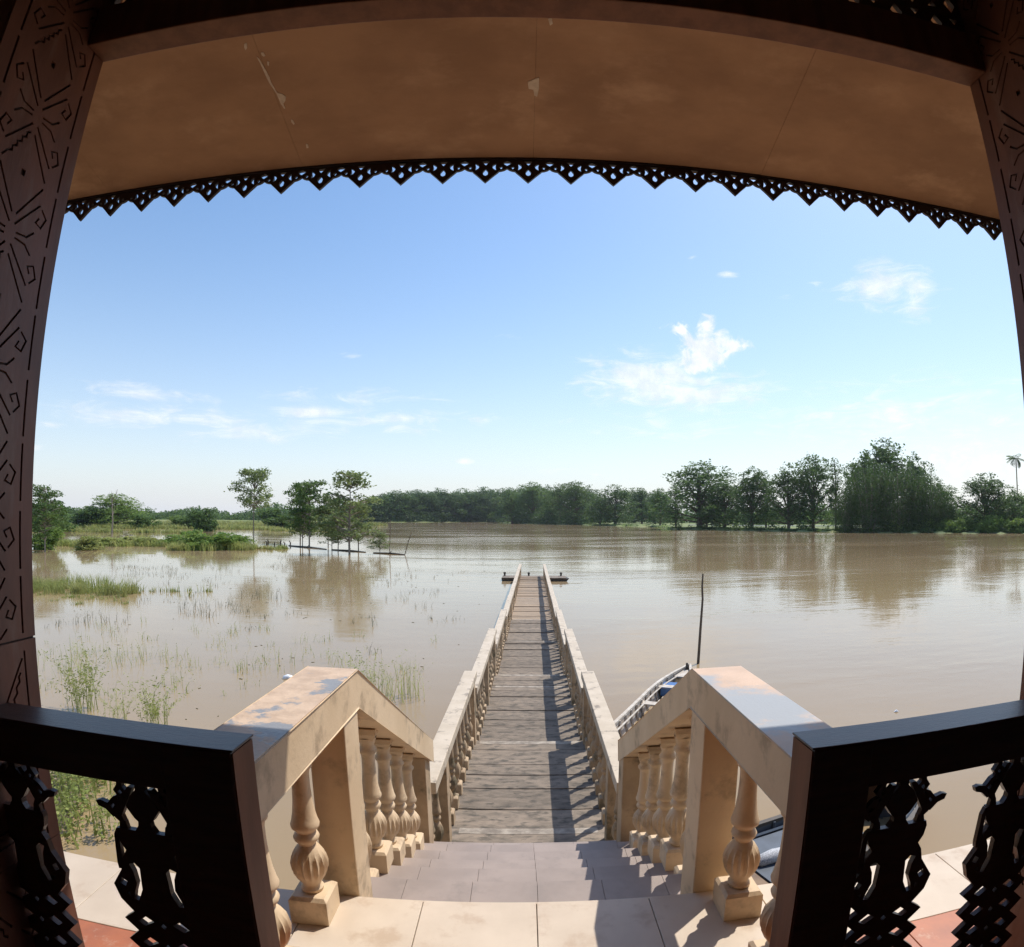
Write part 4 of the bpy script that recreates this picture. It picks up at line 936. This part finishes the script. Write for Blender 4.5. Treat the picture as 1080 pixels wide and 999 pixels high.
for (x, y, r, h, n) in [(-11.44, 14.6, .7, .7, 36), (-11.66, 15.84, .9, .55, 40), (-10.4, 15.6, .6, .6, 26), (-13.75, 15.0, .8, .6, 34), (-12.23, 13.1, .8, .9, 44), (-12.78, 15.4, .8, .5, 30), (-8.74, 13.4, .5, .55, 18), (-5.57, 16.39, .35, .85, 12), (-5.17, 16.01, .3, .8, 10), (-7.5, 15.2, .6, .7, 20), (-6.9, 16.4, .7, .6, 18), (-3.33, 13.2, .4, .9, 18), (-3.1, 15.21, .4, .6, 12), (-8.3, 12.6, .4, .5, 10), (-14.5, 13.4, .7, .7, 30), (-9.6, 14.9, .6, .4, 16), (-4.2, 15.0, .5, .4, 10)]:
    nr_.append((x, y, ZW, r, h*.85, n*.8))
nr_ += clumps(70, (-17, -2.6, 11, 21), .32, .35, 8, 24)
link('reeds', emergent(nr_, 'marsh', 15, .006, 3), kind='stuff', label='thin green reeds in the shallow water near the landing')
pl_ = [(-9.5, 10.6, .34, 1.55, 46, 'tall leafy water weed behind the wooden railing, second from the column'), (-7.35, 10.2, .26, 1.35, 40, 'tall leafy water weed rising just left of the stair balustrade'), (-8.35, 10.3, .25, .85, 22, 'short leafy weed between the two tall ones'), (-2.85, 13.4, .5, 1.0, 60, 'spiky green grass tuft right of the level handrail'), (-3.75, 13.6, .35, 1.15, 26, 'dark leafy stem cluster behind the peak of the left handrail')]
for x, y, r, h, n, lb in pl_:
    t = thing('water_weed', lb, 'plant', (x, y, ZW), group='larger weeds in the shallow water')
    link('stems', blades([(0, 0, 0, r, h, n)], 'reed', 'stems', int(n*7), '', wid=.006, leafy=22 if 'spiky' not in lb else 3), t)
gb = []
for (x, y, r, h, n) in [(-6.2, 6.4, .8, .9, 200), (-6.9, 7.3, .9, 1.0, 220), (-6.1, 5.3, .5, .5, 90), (-7.6, 6.6, 1.0, 1.1, 220), (-6.6, 5.4, .8, .9, 150), (-7.4, 8.3, .6, .7, 90), (-8.5, 7.5, 1, 1, 160)]:
    gb.append((x, y, ZW, r, h, n*.35)); gl = globals().setdefault('gl', []); [gl.append((x+rnd.gauss(0, r*.5), y+rnd.gauss(0, r*.5), ZW, r*.28, r*.28, h*rnd.uniform(.4, 1.0), 120)) for _ in range(7)]
link('bank_weeds', emergent(gb, 'reed', 16, .009, 6), kind='stuff', label='thick green weeds growing at the foot of the landing behind the left railing')
q = MB(); q.add([(-12, 1.9, ZW-.25), (-4.6, 1.9, ZW-.3), (-4.9, 4.4, ZW-.2), (-5.6, 6.2, ZW-.03), (-6.9, 8.2, ZW-.03), (-12, 9, ZW-.1), (-8.5, 5, ZW+.10), (-7.2, 6.4, ZW+.06)],
      [(0, 1, 2, 6), (2, 3, 7, 6), (3, 4, 7), (4, 5, 6, 7), (5, 0, 6)]); build('mudbank', q, 'mud', kind='structure')

# crumbs of dirt on the first step
rg = random.Random(4); q = MB()
for i in range(70):
    x = rg.choice([rg.uniform(-.13, .10), rg.uniform(.0, .32)]); y = 2.19+.006+abs(rg.gauss(0, .012)); r = rg.uniform(.002, .006); z = -.16+.001
    q.hexa([(x-r, y-r, z), (x+r, y-r*.8, z), (x+r*.9, y+r, z), (x-r, y+r*.7, z)], [(x-r*.5, y-r*.6, z+r), (x+r*.6, y-r*.5, z+r*.8), (x+r*.5, y+r*.5, z+r), (x-r*.4, y+r*.5, z+r*.7)])
build('debris', q, 'mud', kind='stuff', label='dark crumbs of dirt on the edge of the top step')
# haze
hb = MB(); hb.box(-900, 900, -500, 1000, -4.6, 46)
hm = bpy.data.materials.new('haze'); hm.use_nodes = True; t = hm.node_tree; t.nodes.clear()
o_ = t.nodes.new('ShaderNodeOutputMaterial'); v_ = t.nodes.new('ShaderNodeVolumePrincipled'); v_.inputs['Density'].default_value = .00010
v_.inputs['Color'].default_value = (.86, .92, 1, 1); v_.inputs['Anisotropy'].default_value = .35
t.links.new(v_.outputs[0], o_.inputs['Volume']); MT['haze'] = hm
build('haze', hb, 'haze', kind='stuff')

bush_mass('bank_weeds', gl, 'reed', .075, 31, kind='stuff', label='leafy green herbs at the foot of the landing behind the left railing')
# floating bits of leaf and stick
rg = random.Random(8); q = MB()
for i in range(170):
    a = rg.uniform(-.75, .0); r = rg.uniform(12, 60); x, y = r*math.sin(a), r*math.cos(a)
    if abs(x) < 2.2: continue
    l = rg.uniform(.02, .08)*(r/25)**.5; w_ = l*rg.uniform(.15, .5); t_ = rg.uniform(0, 3.1); c, s_ = math.cos(t_), math.sin(t_)
    P = lambda u, v, z: (x+u*c-v*s_, y+u*s_+v*c, ZW+z)
    q.hexa([P(-l, -w_*.6, -.01), P(l, -w_, -.01), P(l*.8, w_, -.01), P(-l, w_*.7, -.01)], [P(-l*.9, -w_*.5, .012), P(l*.8, -w_*.7, .008), P(l*.7, w_*.8, .012), P(-l*.8, w_*.5, .015)])
build('flotsam', q, 'weeddark', kind='stuff', label='small floating bits of leaf and stick on the flood water')


for (x, y, h, w_, lb) in [(117.5, 137.2, 5.0, 7, 'bright green shrub just right of the foot of the bamboo mass'), (120.5, 128.5, 3.2, 5, 'small bright shrub at the water left of the lone rounded tree'), (126.8, 134.0, 5.2, 6.5, 'bright green shrub close behind the lone rounded tree'), (130.5, 126.5, 4.6, 7, 'bright green shrub between the lone rounded tree and the far right end'), (137.0, 126.0, 5.5, 8, 'bright leafy shrub at the extreme right end of the bank')]:
    a_ = math.atan2(x, y); r_2 = float(shore(a_))*1.015+1
    tree('bank_bush', lb, 'bush', r_2*math.sin(a_), r_2*math.cos(a_), h, w_, 'bushlight', 'bright shrubs on the right bank', unit=.95)
